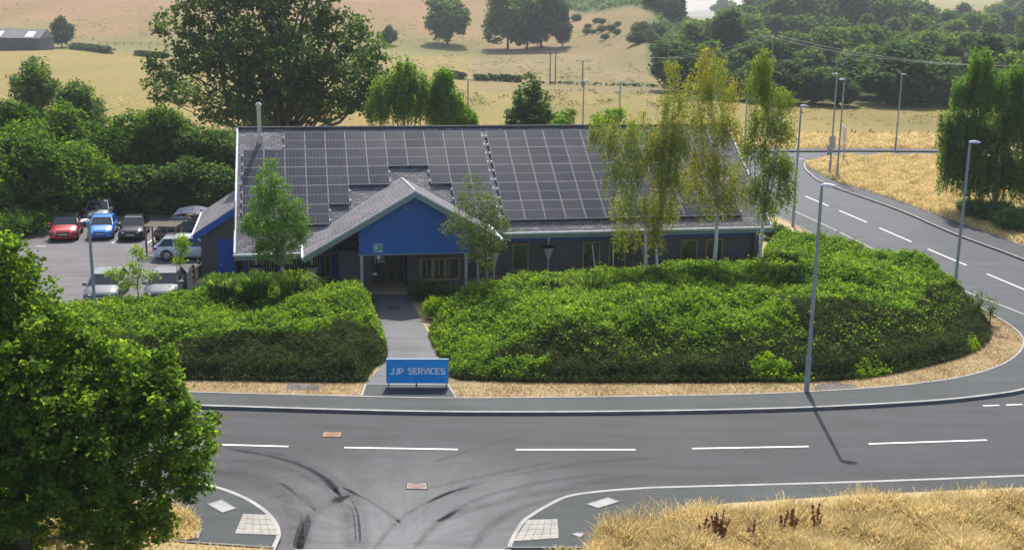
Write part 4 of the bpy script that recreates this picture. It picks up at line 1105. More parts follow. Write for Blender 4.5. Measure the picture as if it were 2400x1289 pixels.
# single shrubs by the path, porch and car park
def shrub(name, loc, R, h, lmat, seed, label, lsize=.12, n=260, nl=12, cr=.12, cat='shrub', nlobes=6, bark=None, group=None, hang=0, aspect=.55, shell=(.6,1.05), flat=.75, up=.35):
    rng = np.random.default_rng(seed); L = []
    for i in range(nlobes):
        q = i*2.4; rr = R*.5*(i > 0); L.append((rr*math.cos(q), rr*math.sin(q), h*rng.uniform(.4, .62), R*.6, R*.6, h*.42))
    return make_tree(name, loc, L, (0, 0, h*.25), n, nl, cr, lsize, lmat, bark or BARK, max(.03, R*.05), seed, label, cat, group, 1, hang, up, shell, aspect)
shrub('clipped_shrub', G(1020,745,.1), .55, 1.0, L_LIME, 1, 'small rounded yellow green shrub on the right edge of the path')
shrub('clipped_shrub', G(1080,775,.1), .75, .9, L_COTO, 2, 'low olive shrub behind the yellow green one beside the path', aspect=.3)
for i, (x_, y_, R_, h_, lab) in enumerate(((985,705,.55,1.1,'dark rounded shrub at the right corner of the porch slab'), (1020,710,.6,1.15,'dark rounded shrub second to the right of the porch slab'), (1062,712,.6,1.0,'dark rounded shrub in the shade under the right porch post'))):
    shrub('dark_shrub', G(x_, y_, .1), R_, h_, L_OAK, 10+i, lab)
shrub('dark_shrub', G(850,722,.1), .6, .9, L_OAK, 15, 'dark low shrub at the left corner of the porch slab')
shrub('pale_shrub', G(1085,750,.1), .5, 1.0, L_SPARSE, 16, 'pale grey leaved shrub beside the twin stemmed young birch', n=120, nl=8)
shrub('pale_shrub', G(1150,745,.1), .6, 1.1, L_SPARSE, 17, 'pale leaved shrub with reddish flower spikes right of the young birch', n=120, nl=8)
# strap leaved clumps
def strap_clump(loc, R, h, n, mat, seed, label):
    rng = np.random.default_rng(seed); V = []
    for i in range(n):
        q = rng.uniform(0, 2*PI); r = R*.55*rng.random()**.5; bx_, by_ = r*math.cos(q), r*math.sin(q)
        q2 = q + rng.normal()*.6; L_ = h*rng.uniform(.7, 1.2); out = rng.uniform(.25, .6)*h
        dx, dy = math.cos(q2), math.sin(q2); wd = .028
        pts = [(bx_, by_, 0), (bx_+dx*out*.35, by_+dy*out*.35, L_*.65), (bx_+dx*out, by_+dy*out, L_*.95), (bx_+dx*out*1.6, by_+dy*out*1.6, L_*.8)]
        ws = [wd, wd*1.1, wd*.8, .004]
        for a_, b__, wa, wb in zip(pts[:-1], pts[1:], ws[:-1], ws[1:]):
            V.append([(a_[0]-dy*wa, a_[1]+dx*wa, a_[2]), (b__[0]-dy*wb, b__[1]+dx*wb, b__[2]), (b__[0]+dy*wb, b__[1]-dx*wb, b__[2]), (a_[0]+dy*wa, a_[1]-dx*wa, a_[2])])
    V = np.array(V); o = quads('strap_leaf_plant', V, mat, None, np.repeat(rng.random(n), 3)); o.location = loc
    return tag(o, label, 'plant')
strap_clump(G(520,693,.9), 1.1, 1.0, 420, L_BED, 1, 'arching strap leaved plant clump on the bank before the blue store door')
strap_clump(G(600,690,1.0), 1.1, 1.0, 420, L_WEEP, 2, 'dark green strap leaved clump under the young tree by the office window')
strap_clump(G(690,694,1.0), 1.1, 1.15, 520, L_BED, 3, 'bright strap leaved plant clump under the left end of the porch roof')
m = MB()

# ------------------------------------------------------------------ LARGE TREES
# foreground sycamore
Yf = 27.5*S
tb = Vector((-12.7*S, Yf, .1))
def at(px, py, dy=0): return AT(px, py, Yf+dy) - tb
fl = []
for (px, py, r, dy) in ((-90,680,1.9,0),(15,630,.7,0),(40,720,1.2,.6),(110,770,.95,-.4),(-40,800,2.3,.8),(120,860,1.7,.3),(220,850,1.2,.9),(320,880,1.1,-.1),(270,960,1.5,.4),(380,950,.95,.2),(410,1040,1.05,-.3),(120,980,1.9,-1.0),(-60,1000,2.4,-.4),(300,1070,1.5,.9),(400,1120,1.0,.4),(200,1130,1.7,-1.3),(40,1140,1.9,-1.1),(330,1180,1.1,-.3),(240,1230,1.1,.4),(-80,1200,2.2,.6),(120,1200,1.2,1.4),(30,1260,1.0,.2),(300,1255,.8,.0),(10,565,.5,0),(60,650,.7,1),(190,790,.6,.3),(250,820,.6,-.3),(360,850,.7,.2),(395,900,.5,0),(440,985,.7,0),(455,1070,.6,.2),(440,1140,.6,0),(370,1230,.6,0),(170,930,1.0,-1.6),(300,1000,.9,-.8),(60,1060,1.2,-2),(220,1050,1.0,-1.8),(30,860,1.2,-1.4),(330,960,.8,-.9)):
    c = at(px, py, dy); r *= .80; fl.append((c.x, c.y, c.z, r, r, r*.72))
make_tree('sycamore_tree', tb, fl, (0.1, 0, 2.6), 2300, 30, .13, .155, L_SYC, BARK, .26, 5, 'big leafy green tree in the left foreground beside the road junction', sub=6, shell=(.45, 1.32), aspect=.8)

# big oak behind the office
Yo = 112.0; ob = AT(668, 300, Yo); ob.z = .0
def ao(px, py, dy=0): return AT(px, py, Yo+dy) - ob
ol = []
for (px, py, r, dy) in ((420,60,2.2,0),(480,20,2.4,1),(400,150,2.0,-1),(390,200,1.7,0),(440,215,1.7,2),(470,130,2.4,-1.5),(520,90,2.5,2),(560,180,2.3,-2),(505,235,1.8,1),(580,40,2.8,0),(640,90,2.9,2),(640,170,2.6,-2.5),(700,30,3.0,-1),(720,120,2.8,2.5),(760,190,2.3,-2),(790,60,2.6,0),(840,110,2.2,-1),(850,180,2.1,1),(810,235,1.8,0),(730,240,1.8,2),(560,255,1.6,-1),(880,150,1.5,0),(620,-40,3.2,0),(520,-30,2.8,0),(740,-50,3.0,1),(600,120,2.0,-4),(700,190,1.8,-3.5),(380,230,.9,0),(490,270,1.1,0),(600,225,2.1,-3),(655,215,1.9,-4.5),(720,240,1.7,-4),(775,255,1.7,-2),(620,265,1.3,-4),(850,245,1.6,0),(540,275,1.3,-1),(880,215,1.6,1),(680,130,2.6,-5),(810,150,2.3,-4),(530,140,2.4,-4)):
    c = ao(px, py, dy); ol.append((c.x, c.y, c.z, r, r, r*.68))
make_tree('oak_tree', ob, ol, (0, 0, 2.9), 1900, 14, .36, .42, L_OAK, BARK, .62, 6, 'huge spreading oak with dark limbs rising behind the office roof', sub=3, shell=(.55, 1.18), aspect=.7)

# weeping / hanging trees
def weeping(name, loc, lobes, fork, ntop, length, nper, lsize, lmat, bark, r0, seed, label, group=None, sway=.06, spread=.12, whitebark=True, asp=.45):
    rng = np.random.default_rng(seed); t = thing(name, loc, label, 'tree', group)
    vol = np.array([l[3]*l[4]+l[3]*l[5] for l in lobes]); sh = vol/vol.sum(); T = []; Tt = []
    for l, s_ in zip(lobes, sh):
        n = max(4, int(ntop*s_)); d = rng.normal(size=(n, 3)); d[:, 2] = np.abs(d[:, 2])*1.0-.25; d /= np.linalg.norm(d, axis=1)[:, None]
        T.append(np.array(l[:3]) + d*(rng.uniform(.45, 1.0, n))[:, None]*np.array(l[3:6])); Tt.append(rng.normal(.4, .2, n))
    T = np.concatenate(T); Tt = np.concatenate(Tt)
    C, idx = strands(T, length, nper, rng, sway, spread)
    ti = np.clip(Tt[idx] + rng.normal(0, .1, len(idx)), 0, 1); k = C[:, 2] > .3
    quads('crown', leaf_quads(C[k], lsize, rng, .1, asp, 1.4), lmat, t, ti[k])
    m = MB(); limbs(m, (0,0,0), fork, lobes, r0, rng, 7, 2)
    o = m.build('trunk', bark, None, smooth=True); o.parent = t
    return t
def lobes_px(base, Y, lst, sq=1.0):
    out = []
    for q in lst:
        px, py, r = q[:3]; dy = q[3] if len(q) > 3 else 0
        c = AT(px, py, Y+dy) - base; out.append((c.x, c.y, c.z, r, r, r*sq))
    return out
YB = 67.5
b1 = G(1514, 655, .4)
Y1 = b1.y
L1 = lobes_px(b1, Y1, [(1450,330,1.22),(1500,310,1.35,.5),(1420,300,0.94),(1460,400,1.35,-.5),(1530,380,1.49,.3),(1480,480,1.35,0),(1560,340,1.22,.6),(1470,540,0.94),(1400,290,0.54)], 1.1)
weeping('birch_tree', b1, L1, (-.15, 0, 3.4), 760, 1.35, 21, .125, L_BIRCH, BARKW, .085, 21, 'leftmost pendulous yellowing birch before the right half of the office')
b2 = G(1541, 652, .4); Y2 = b2.y
L2 = lobes_px(b2, Y2, [(1565,420,1.04),(1545,480,1.17,.4),(1580,330,1.04,-.3),(1575,230,0.78),(1575,150,0.52),(1530,540,0.78),(1570,280,0.78)], 1.2)
weeping('birch_tree', b2, L2, (-.3, 0, 3.0), 520, 1.3, 20, .135, L_BIRCH, BARKW, .08, 22, 'pale stemmed birch close beside the leftmost yellowing birch')
b3 = G(1673, 646, .4); Y3 = b3.y
L3 = lobes_px(b3, Y3, [(1665,150,0.91),(1640,190,1.04,.4),(1690,210,1.17,-.2),(1620,260,0.91),(1670,290,1.43,.3),(1710,300,1.04),(1650,380,1.43,-.4),(1700,400,1.30),(1630,430,0.91,.4),(1675,470,1.17),(1655,120,0.45),(1720,440,0.78)], 1.2)
weeping('birch_tree', b3, L3, (0, 0, 4.2), 920, 1.35, 21, .125, L_BIRCH, BARKW, .11, 23, 'tall yellow green birch with a single white stem before the far windows')
b4 = G(1778, 634, .4); Y4 = b4.y
L4 = lobes_px(b4, Y4, [(1790,150,0.72),(1775,190,0.84),(1810,220,0.84,-.4),(1790,280,1.08,.3),(1840,230,0.60),(1835,300,0.84),(1770,340,0.96),(1820,390,1.08,.3),(1840,440,0.72),(1775,440,0.96,-.3),(1845,380,0.60),(1800,480,0.72),(1785,120,0.36)], 1.3)
weeping('birch_tree', b4, L4, (.1, 0, 4.0), 1000, 1.3, 20, .135, L_BIRCHG, BARKW, .11, 24, 'tall green birch at the right end of the office, rightmost of the white stemmed birches')
# weeping tree far right
YW = 92.0; wb = AT(2330, 480, YW); wb.z = .1
LW = lobes_px(wb, YW, [(2300,140,1.2),(2270,200,1.5,1),(2330,200,1.6,-1),(2250,290,1.7,0),(2310,300,2.0,1),(2380,180,1.5,0),(2390,280,2.0,-1),(2440,220,2.2,0),(2240,370,1.6,0),(2300,390,1.8,-1),(2370,390,2.0,0),(2450,360,2.3,0),(2225,330,1.0,0),(2215,270,.6,0)], 1.1)
LW = [(*q[:3], q[3]*.86, q[4]*.86, q[5]*.86) for q in LW]
weeping('weeping_birch', wb, LW, (0, 0, 3.5), 2300, 2.6, 17, .21, L_WEEP, BARKG, .22, 25, 'large dark green weeping tree at the right edge beyond the side road')
# weeping trees behind the office left of the ridge
YV = 104.0
for i, (px, pyb, lst, lab) in enumerate((
    (960, 300, [(940,185,1.6),(950,155,1.1),(985,200,1.7,1),(920,235,1.7,0),(900,205,1.5,0),(965,240,1.8,0),(1000,230,1.5,1),(880,250,1.3,0)], 'broad green tree between the oak and the weeping tree behind the office roof'),
    (1045, 300, [(1040,180,1.0),(1035,210,1.2,1),(1060,230,1.1,-1),(1030,260,1.3,0),(1080,265,1.1,0)], 'drooping light green tree behind the office ridge, right of the broad green one'),
    (1100, 300, [(1100,275,.9),(1085,260,.8,1)], 'small light green weeping shrub tree just above the office ridge'))):
    wb_ = AT(px, pyb, YV+i); wb_.z = 0
    weeping('weeping_tree', wb_, lobes_px(wb_, YV+i, lst, 1.0), (0, 0, 3), (950,700,160)[i], 1.7, 11, .27, L_WEEP if i == 0 else L_YOUNG, BARK, .2, 31+i, lab)
# conical tree behind the ridge
cb = AT(1240, 300, 106); cb.z = 0
make_tree('conical_tree', cb, lobes_px(cb, 106, [(1245,180,.45),(1245,205,.75),(1235,235,1.2),(1262,240,1.1,1),(1215,260,1.1),(1250,275,1.6),(1275,280,1.0),(1210,290,1.2),(1245,310,2.0)], 1.0), (0,0,2.5), 420, 14, .22, .32, L_OAK, BARK, .2, 41, 'dark pointed tree standing alone behind the middle of the office ridge', shell=(.5,1.05))
for i, (px, py, R_, zt2, lm, lab) in enumerate(((1325,240,1.7,6.9,L_YOUNG,'bright green bushy tree above the ridge, right of the dark pointed tree'), (1385,255,1.2,6.0,L_YOUNG,'low bright bush peeping over the ridge between two bushy trees'), (1430,225,2.1,7.4,L_YOUNG,'light green bushy tree above the ridge behind the leftmost birch'))):
    p = AT(px, py+40, 103); p.z = 0; rng = np.random.default_rng(50+i)
    make_tree('bushy_tree', p, lobeset(rng, 9, R_, 2.2, zt2-.5, .5), (0,0,2), 330, 13, .22, .3, lm, BARK, .12, 50+i, lab)

# young trees before the office
yb = G(662, 694, .9); Yy = yb.y
make_tree('young_tree', yb, lobes_px(yb, Yy, [(632,385,.35),(628,420,.6),(650,450,.7,.2),(610,465,.7),(640,500,.95),(690,490,.65),(605,520,.8,.3),(670,540,.95,-.2),(710,525,.55),(590,535,.5),(640,560,.9,.2),(700,560,.55),(620,585,.6),(665,590,.6)], 1.0), (0, 0, 1.6), 800, 12, .13, .13, L_YOUNG, BARKG, .10, 61, 'bright green young tree before the left wing of the office roof', shell=(.4, 1.05), sub=3)
tw = G(1122, 700, .5); Yt = tw.y
TL = lobes_px(tw, Yt, [(1110,430,.45),(1100,470,.6),(1140,480,.7,.2),(1090,510,.7),(1165,515,.6),(1060,530,.55),(1130,540,.8),(1180,540,.45),(1100,560,.6),(1155,570,.6,.2),(1125,600,.5),(1145,620,.35)], 1.0)
t_ = make_tree('young_birch', tw, TL, (-.08, 0, 2.2), 520, 10, .16, .12, L_SPARSE, BARKG, .065, 62, 'thin see through young birch with two stems right of the blue gable', shell=(.3, 1.1), sub=4)
m = MB(); e2 = G(1140, 695, .5)-tw; m.tube([(e2.x, e2.y, -.3), (e2.x+.02, e2.y, 1.5), (e2.x-.05, e2.y, 3.2), (e2.x-.1, e2.y, 4.6)], [.07, .06, .045, .02], 6); o = m.build('trunk', BARKG, None, True); o.parent = t_
for i, (px, py, lst, lab) in enumerate((
    (325, 712, [(318,590,.35),(315,630,.45),(275,640,.4),(345,650,.4),(300,665,.5),(250,640,.25),(330,600,.3)], 'sparse yellow green sapling growing before the two cars at the bank'),
    (420, 700, [(425,560,.3),(428,585,.35),(420,610,.3),(430,570,.25)], 'slim yellow green sapling before the white estate car'))):
    sb_ = G(px, py, .8)
    make_tree('sapling', sb_, lobes_px(sb_, sb_.y, lst, 1.0), (0, 0, 1.0), 150 if i == 0 else 70, 9, .12, .13, L_LIME, BARKG, .035, 65+i, lab, shell=(.2, 1.05), sub=3)

# shrub belt behind the car park
rng = np.random.default_rng(70)
belt = [ # px, base py, top py, radius, Y, material, label
 (-60,560,330,3.4,80,0,'huge leafy bush at the left picture edge behind the car park'),
 (30,545,300,3.2,84,0,'tall green bush behind the car park, below the dark field tree'),
 (110,530,330,3.0,83,0,'wide green bush behind the red car'),
 (60,480,250,2.6,92,0,'tall bush at the back of the shrub belt on the far left'),
 (185,520,345,3.0,86,0,'green bush with sunlit top behind the blue car'),
 (170,470,255,2.6,95,0,'bright topped bush at the back of the belt beneath the field tree'),
 (250,520,300,2.8,93,0,'bright topped bush at the back of the belt behind the blue car'),
 (330,500,275,2.9,95,0,'light green topped bush behind the black car'),
 (410,500,270,3.0,95,0,'broad bush behind the solar canopy'),
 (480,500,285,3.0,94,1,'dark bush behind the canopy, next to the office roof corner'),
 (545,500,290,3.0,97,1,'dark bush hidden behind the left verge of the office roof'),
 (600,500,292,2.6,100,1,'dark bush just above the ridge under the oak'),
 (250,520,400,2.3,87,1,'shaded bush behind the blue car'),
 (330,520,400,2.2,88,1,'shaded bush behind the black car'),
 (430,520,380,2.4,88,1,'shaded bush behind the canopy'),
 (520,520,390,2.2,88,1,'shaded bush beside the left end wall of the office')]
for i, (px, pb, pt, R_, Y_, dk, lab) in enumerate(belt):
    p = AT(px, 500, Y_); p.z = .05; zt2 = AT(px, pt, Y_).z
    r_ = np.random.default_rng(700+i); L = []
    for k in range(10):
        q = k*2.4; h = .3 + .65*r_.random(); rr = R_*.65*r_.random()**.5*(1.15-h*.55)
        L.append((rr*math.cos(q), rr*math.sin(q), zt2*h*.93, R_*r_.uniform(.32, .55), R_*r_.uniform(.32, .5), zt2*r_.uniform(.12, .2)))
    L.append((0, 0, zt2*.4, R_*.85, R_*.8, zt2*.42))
    make_tree('large_bush', p, L, (0, 0, zt2*.25), 750, 14, .26, .30, L_OAK if dk else L_SHRUB, BARK, .14, 700+i, lab, 'bush', 'bushes behind the car park', 1, shell=(.7, 1.22), aspect=.65)  # dk: shade put into the colour, darker leaves for the shaded bushes
for i, (px, pt, Y_, R_, lab) in enumerate(((85,140,118,2.7,'tall dark green tree above the shrub belt on the far left'),(190,190,116,2.7,'rounded dark green tree right of the tall one above the shrub belt'))):
    p = AT(px, 300, Y_); p.z = 0; zt2 = AT(px, pt, Y_).z; rng_ = np.random.default_rng(80+i)
    make_tree('field_tree', p, lobeset(rng_, 12, R_, 3.0, zt2-.8, .5), (0,0,2.5), 560, 14, .26, .36, L_OAK, BARK, .22, 80+i, lab, shell=(.5,1.05))
# low undergrowth at the back of the car park, shaded bushes painted with darker leaves
lowb = [(300,500,1.0,.9,L_SHRUB,'small bright bush between the blue and black cars'),(395,500,2.2,1.9,L_OAK,'low dark hedge bush behind the black car'),(500,500,2.4,2.4,L_OAK,'low dark hedge bush behind the canopy'),(330,495,2.2,1.9,L_OAK,'low dark hedge bush behind the blue car'),(440,495,2.3,2.2,L_OAK,'low dark hedge bush between black car and canopy'),(60,545,2.2,1.6,L_SHRUB,'low green bush at the left of the red car'),(560,470,2.4,2.6,L_OAK,'low dark hedge bush beside the office end wall'),(130,492,2.3,1.9,L_OAK,'low dark hedge bush behind the red car'),(230,492,2.3,1.9,L_OAK,'low dark hedge bush left of the small bright bush'),(-20,560,2.6,2.0,L_SHRUB,'low green bush at the left edge of the car park')]
for i, (px, py, R_, h_, lm, lab) in enumerate(lowb):
    shrub('low_bush', G(px, py, .05), R_, h_, lm, 90+i, lab, .2, 330, 12, .2, 'bush')
# dark rounded shrubs right of side road
for i, (px, py, R_, h_, lab) in enumerate(((2320,522,2.0,1.7,'dark clipped shrub under the weeping tree by the far pavement'),(2390,545,2.0,1.7,'dark clipped shrub at the right picture edge beyond the side road'),(2275,500,.9,1.0,'small dark shrub left of the clipped shrubs under the weeping tree'))):
    shrub('rounded_shrub', G(px, py, .1), R_, h_, L_OAK, 110+i, lab, .16, 650, 13, .14)
shrub('rounded_shrub', G(1815,560,.1), .9, 1.0, L_OAK, 114, 'dark low shrub on the dry grass at the right end of the office', .16)
for i, (px, py) in enumerate(((2292,742),(2320,752))):
    shrub('tall_weed', G(px, py, .3), .3, 1.5, L_SPARSE, 116+i, ('leafy tall weed at the right tip of the planted bank','leafy tall weed leaning over the pavement at the bank tip')[i], .12, 40, 6, .12, 'weed')
for i, (px, py) in enumerate(((1930,578),(1962,590),(1998,602),(2016,612))):
    shrub('spire_weed', G(px, py, .2), .14, 1.5, L_SPARSE, 120+i, ('pale spire weed nearest the office corner on the bank edge','second pale spire weed on the bank edge by the side road','third pale spire weed on the bank edge by the side road','pale spire weed farthest from the office on the bank edge')[i], .1, 22, 5, .06, 'weed')

# wood and field trees: a few crowns, copied
protos = []
specs = [(5.2, 2.0, 11.5, 13, .5, 0), (5.8, 1.5, 10.0, 14, .46, 0), (4.2, 1.5, 12.5, 13, .5, 0), (6.5, 1.6, 12.0, 15, .42, 0), (3.0, 1.0, 13.5, 12, .6, 1), (4.5, 1.0, 8.5, 12, .5, 0)]
for i, (R_, z0, z1, nl_, sz, con) in enumerate(specs):
    r_ = np.random.default_rng(200+i)
    tp = (lambda h: max(.12, 1.05*(1-h)**.75)) if con else None
    Ls = lobeset(r_, nl_, R_, z0+1.2, z1-1, sz, tp)
    t_ = make_tree('woodland_tree', (0,0,0), Ls, (0,0,z0+1), 560, 11, .5, .85, L_WOOD, BARK, .3, 200+i, None, 'tree', None, 2, shell=(.62,1.06), aspect=.75)
    cr_ = [c for c in t_.children if c.name.startswith('crown')][0]
    zz = np.array([v.co.z for v in cr_.data.vertices]); t_['h0'] = float(np.percentile(zz, 99.7)); protos.append(t_)
used = set()
def plant(kind, loc, h, rot, label, group, name='woodland_tree', wide=1.0):
    p = protos[kind]
    if kind not in used: used.add(kind); o = p
    else: o = copy_tree(p)
    sc = h/p['h0']
    o.location = loc; o.scale = (sc*wide, sc*wide, sc); o.rotation_euler = (0, 0, rot); o.name = name
    tag(o, label, 'tree', group); return o
rr = random.Random(5)
# named trees on the left hill and in the fields: px, base py, top py, kind, width factor, label
solo = [(1048,104,-6,1,1.0,'broad lone tree on the pale hillside left of the tree clump'),
 (1190,118,-25,3,.85,'left tree of the dark clump on the hillside above the ridge'),
 (1235,117,-10,0,.85,'middle tree of the dark clump on the hillside'),
 (1268,113,-30,3,.8,'tall right hand tree of the dark clump on the hillside'),
 (1318,111,25,2,.8,'smaller outer tree at the right of the hillside clump'),
 (910,108,62,5,.8,'small round tree on the field edge right of the big oak'),
 (145,112,42,5,.75,'single small tree beside the grey barn')]
for px, pb, pt, kd, wd, lab in solo:
    P = onterr(px, pb); ht = AT(px, pt, P.y).z - P.z
    plant(kd, P, ht, rr.uniform(0, 6), lab, None, 'field_tree', wd)
ORD = 'leftmost,second,third,fourth,fifth,sixth,seventh,eighth,ninth,tenth,eleventh,twelfth,thirteenth,fourteenth,fifteenth,sixteenth'.split(',')
def wood_row(Y_, xs, tops, jit, kinds, group, label, wide=(1.0, 1.3)):
    for q, px in enumerate(xs):
        Yq = Y_*(1+rr.uniform(-.05, .05)); X_ = (px-1200)/F*Yq*1.005
        z0 = float(terr(X_, Yq)); tpx = np.interp(px, [a[0] for a in tops], [a[1] for a in tops]) + rr.uniform(-jit, jit)
        zt2 = AT(px, tpx, Yq).z; h = max(4.5, zt2 - z0)
        plant(rr.choice(kinds), Vector((X_, Yq, z0-.2)), h, rr.uniform(0, 6), label + ', ' + (ORD[q] + ' from the left' if q else 'leftmost'), group, wide=rr.uniform(*wide))
wood_row(205, [1700,1760,1830,1890,1945,2060,2095,2160,2235,2300,2370,2440], [(1700,160),(1760,140),(1890,155),(1945,165),(2060,95),(2095,100),(2150,150),(2235,130),(2300,120),(2440,110)], 8, [0,1,3,5], 'front row of woodland trees at the field edge', 'leafy tree in the front row of the wood', (1.2,1.6))
wood_row(235, [1580,1640,1740,1800,1860,2010,2120,2200,2280,2360,2440], [(1580,110),(1650,100),(1740,90),(1860,110),(2010,110),(2200,90),(2440,80)], 10, [0,1,3,2], 'second row of woodland trees', 'dense green tree in the second row of the wood')
wood_row(285, [1555,1610,1680,1760,1850,1930,2000,2070,2150,2230,2310,2400], [(1555,90),(1610,60),(1700,25),(1760,60),(1850,85),(2000,60),(2100,70),(2230,75),(2400,70)], 12, [0,1,3,2], 'third row of woodland trees', 'green tree in the third row of the wooded rise')
wood_row(350, [1600,1650,1710,1790,1860,1930,2000,2060,2130,2200,2280,2360,2430], [(1600,60),(1650,40),(1710,25),(1790,40),(1930,50),(2000,35),(2060,40),(2200,45),(2430,45)], 12, [0,1,2,3,4], 'fourth row of woodland trees', 'green tree in the fourth row of the wooded rise')
wood_row(430, [1690,1740,1800,1850,1910,1960,2010,2070,2130,2190,2250,2320,2380,2440], [(1690,28),(1740,12),(1850,-25),(1960,-35),(2010,-25),(2130,8),(2250,24),(2440,5)], 9, [0,2,3,4], 'fifth row of woodland trees', 'bluish far tree in the fifth row of the wood')
wood_row(540, [1740,1790,1840,1890,1940,1985,2030,2090,2150,2220,2290,2360,2430], [(1740,-5),(1800,-35),(1890,-40),(1985,-30),(2060,-14),(2150,14),(2290,14),(2430,-12)], 6, [0,2,3,4,4], 'sixth row of woodland trees', 'bluish far tree in the sixth row of the wood')
wood_row(640, [1770,1830,1880,1930,1980,2030,2070,2330,2390,2450], [(1770,-5),(1850,-25),(1950,-30),(2070,-18),(2330,-14),(2450,-25)], 4, [0,2,4], 'trees on the skyline above the wood', 'dark skyline tree above the wood')
wood_row(420, [1500,1530,1560], [(1500,-15),(1560,-8)], 6, [0,3,2], 'trees on the crest of the bracken slope', 'dark tree cresting the bracken slope')
wood_row(250, [1555,1590], [(1555,150),(1590,120)], 8, [5,0], 'bushes at the foot of the bracken slope', 'bushy tree at the foot of the bracken slope')
for px, pb, pt, lab in ((1695,14,-2,'tiny lone tree on the far skyline'),(1716,14,4,'tinier tree beside the lone one on the far skyline')):
    P = AT(px, pb, 1100); P.z = float(terr(P.x, P.y)); plant(5, P, max(6, AT(px, pt, 1100).z-P.z), 1, lab, None, 'skyline_tree')
# gorse bushes on the slope
gorse = shrub('gorse_bush', (0,0,0), 1.0, 1.5, L_FAR, 300, None, .4, 90, 8, .2, 'bush')
gl_ = [(1351,50),(1398,55),(1411,57),(1378,68),(1376,80),(1392,80),(1411,76),(1432,74),(1446,82),(1418,93),(1448,62),(1492,103),(1502,80),(1515,95),(1530,100),(1540,85)]
gname = [(ORD[k] + ' from the left' if k else 'leftmost') for k in np.argsort(np.argsort([q[0] for q in gl_]))]
for i, (px, py) in enumerate(gl_):
    P = onterr(px, py); o = gorse if i == 0 else copy_tree(gorse); s_ = rr.uniform(.9, 1.45)*P.y/360*(1 if i < 11 else 1.9)
    o.location = P; o.scale = (s_, s_, s_*.9); tag(o, 'dark round bush dotted on the dry slope, ' + gname[i], 'bush', 'round bushes on the dry slope')
# bracken on the shoulder: countless
rng = np.random.default_rng(310)
n = 42000; Yb = rng.uniform(255, 640, n); tt = rng.uniform(.03, .2, n); Xb = tt*Yb
k = (tt - np.maximum(.03, .118-.0009*np.maximum(0, Yb-415)) + .004*vnoise(Xb, Yb, 9, 2) > .002) & (vnoise(Xb, Yb, 14, 6) + rng.normal(0, .4, n) > -.3); Xb = Xb[k]; Yb = Yb[k]
C = np.stack([Xb, Yb, terr(Xb, Yb) + rng.uniform(0, .9, len(Xb))], 1)
o = quads('bracken', leaf_quads(C, 1.1, rng, .6, .8), L_WOOD, None, np.clip(rng.normal(.55, .2, len(C)), 0, 1)); tag(o, 'green bracken covering the shoulder of the hill left of the wood', 'bracken', None, 'stuff')
# hedges in the fields
def hedge(pix, h, wd, label, seed, dens=26):
    rng = np.random.default_rng(seed); C = []
    for (a, b) in zip(pix[:-1], pix[1:]):
        A = onterr(*a); Bq = onterr(*b); L_ = (Bq-A).length; n = int(L_*dens)
        u = rng.random(n); q = rng.normal(0, wd*.4, n); dx, dy = (Bq-A).normalized().xy
        X_ = A.x + (Bq.x-A.x)*u - dy*q; Y_ = A.y + (Bq.y-A.y)*u + dx*q
        C.append(np.stack([X_, Y_, terr(X_, Y_) + h*rng.random(n)**.7*(1-.35*np.abs(q)/wd)], 1))
    C = np.concatenate(C); o = quads('field_hedge', leaf_quads(C, .7, rng, .4, .8), L_FAR, None, np.clip(rng.normal(.35, .2, len(C)), 0, 1))
    return tag(o, label, 'hedge')
hedge([(172,117),(215,121),(258,127)], 2.0, 2.2, 'short dark hedge in the field right of the barn', 1, 70)
hedge([(318,131),(395,138)], 1.6, 1.6, 'short dark hedge in the field behind the oak crown', 2, 70)
hedge([(1112,189),(1142,191)], 1.3, 1.3, 'small dark hedge clump between the upper and lower field', 3, 60)
hedge([(1146,190),(1222,194)], 1.4, 1.3, 'low green hedge on the field boundary above the ridge', 4, 60)
hedge([(1040,178),(1085,188)], 1.4, 1.5, 'dark hedge end right of the weeping trees', 5, 60)
hedge([(1240,196),(1530,205),(1700,222),(1900,232),(2250,250)], .5, .8, 'thin low hedge line along the far edge of the yellow field', 6, 6)

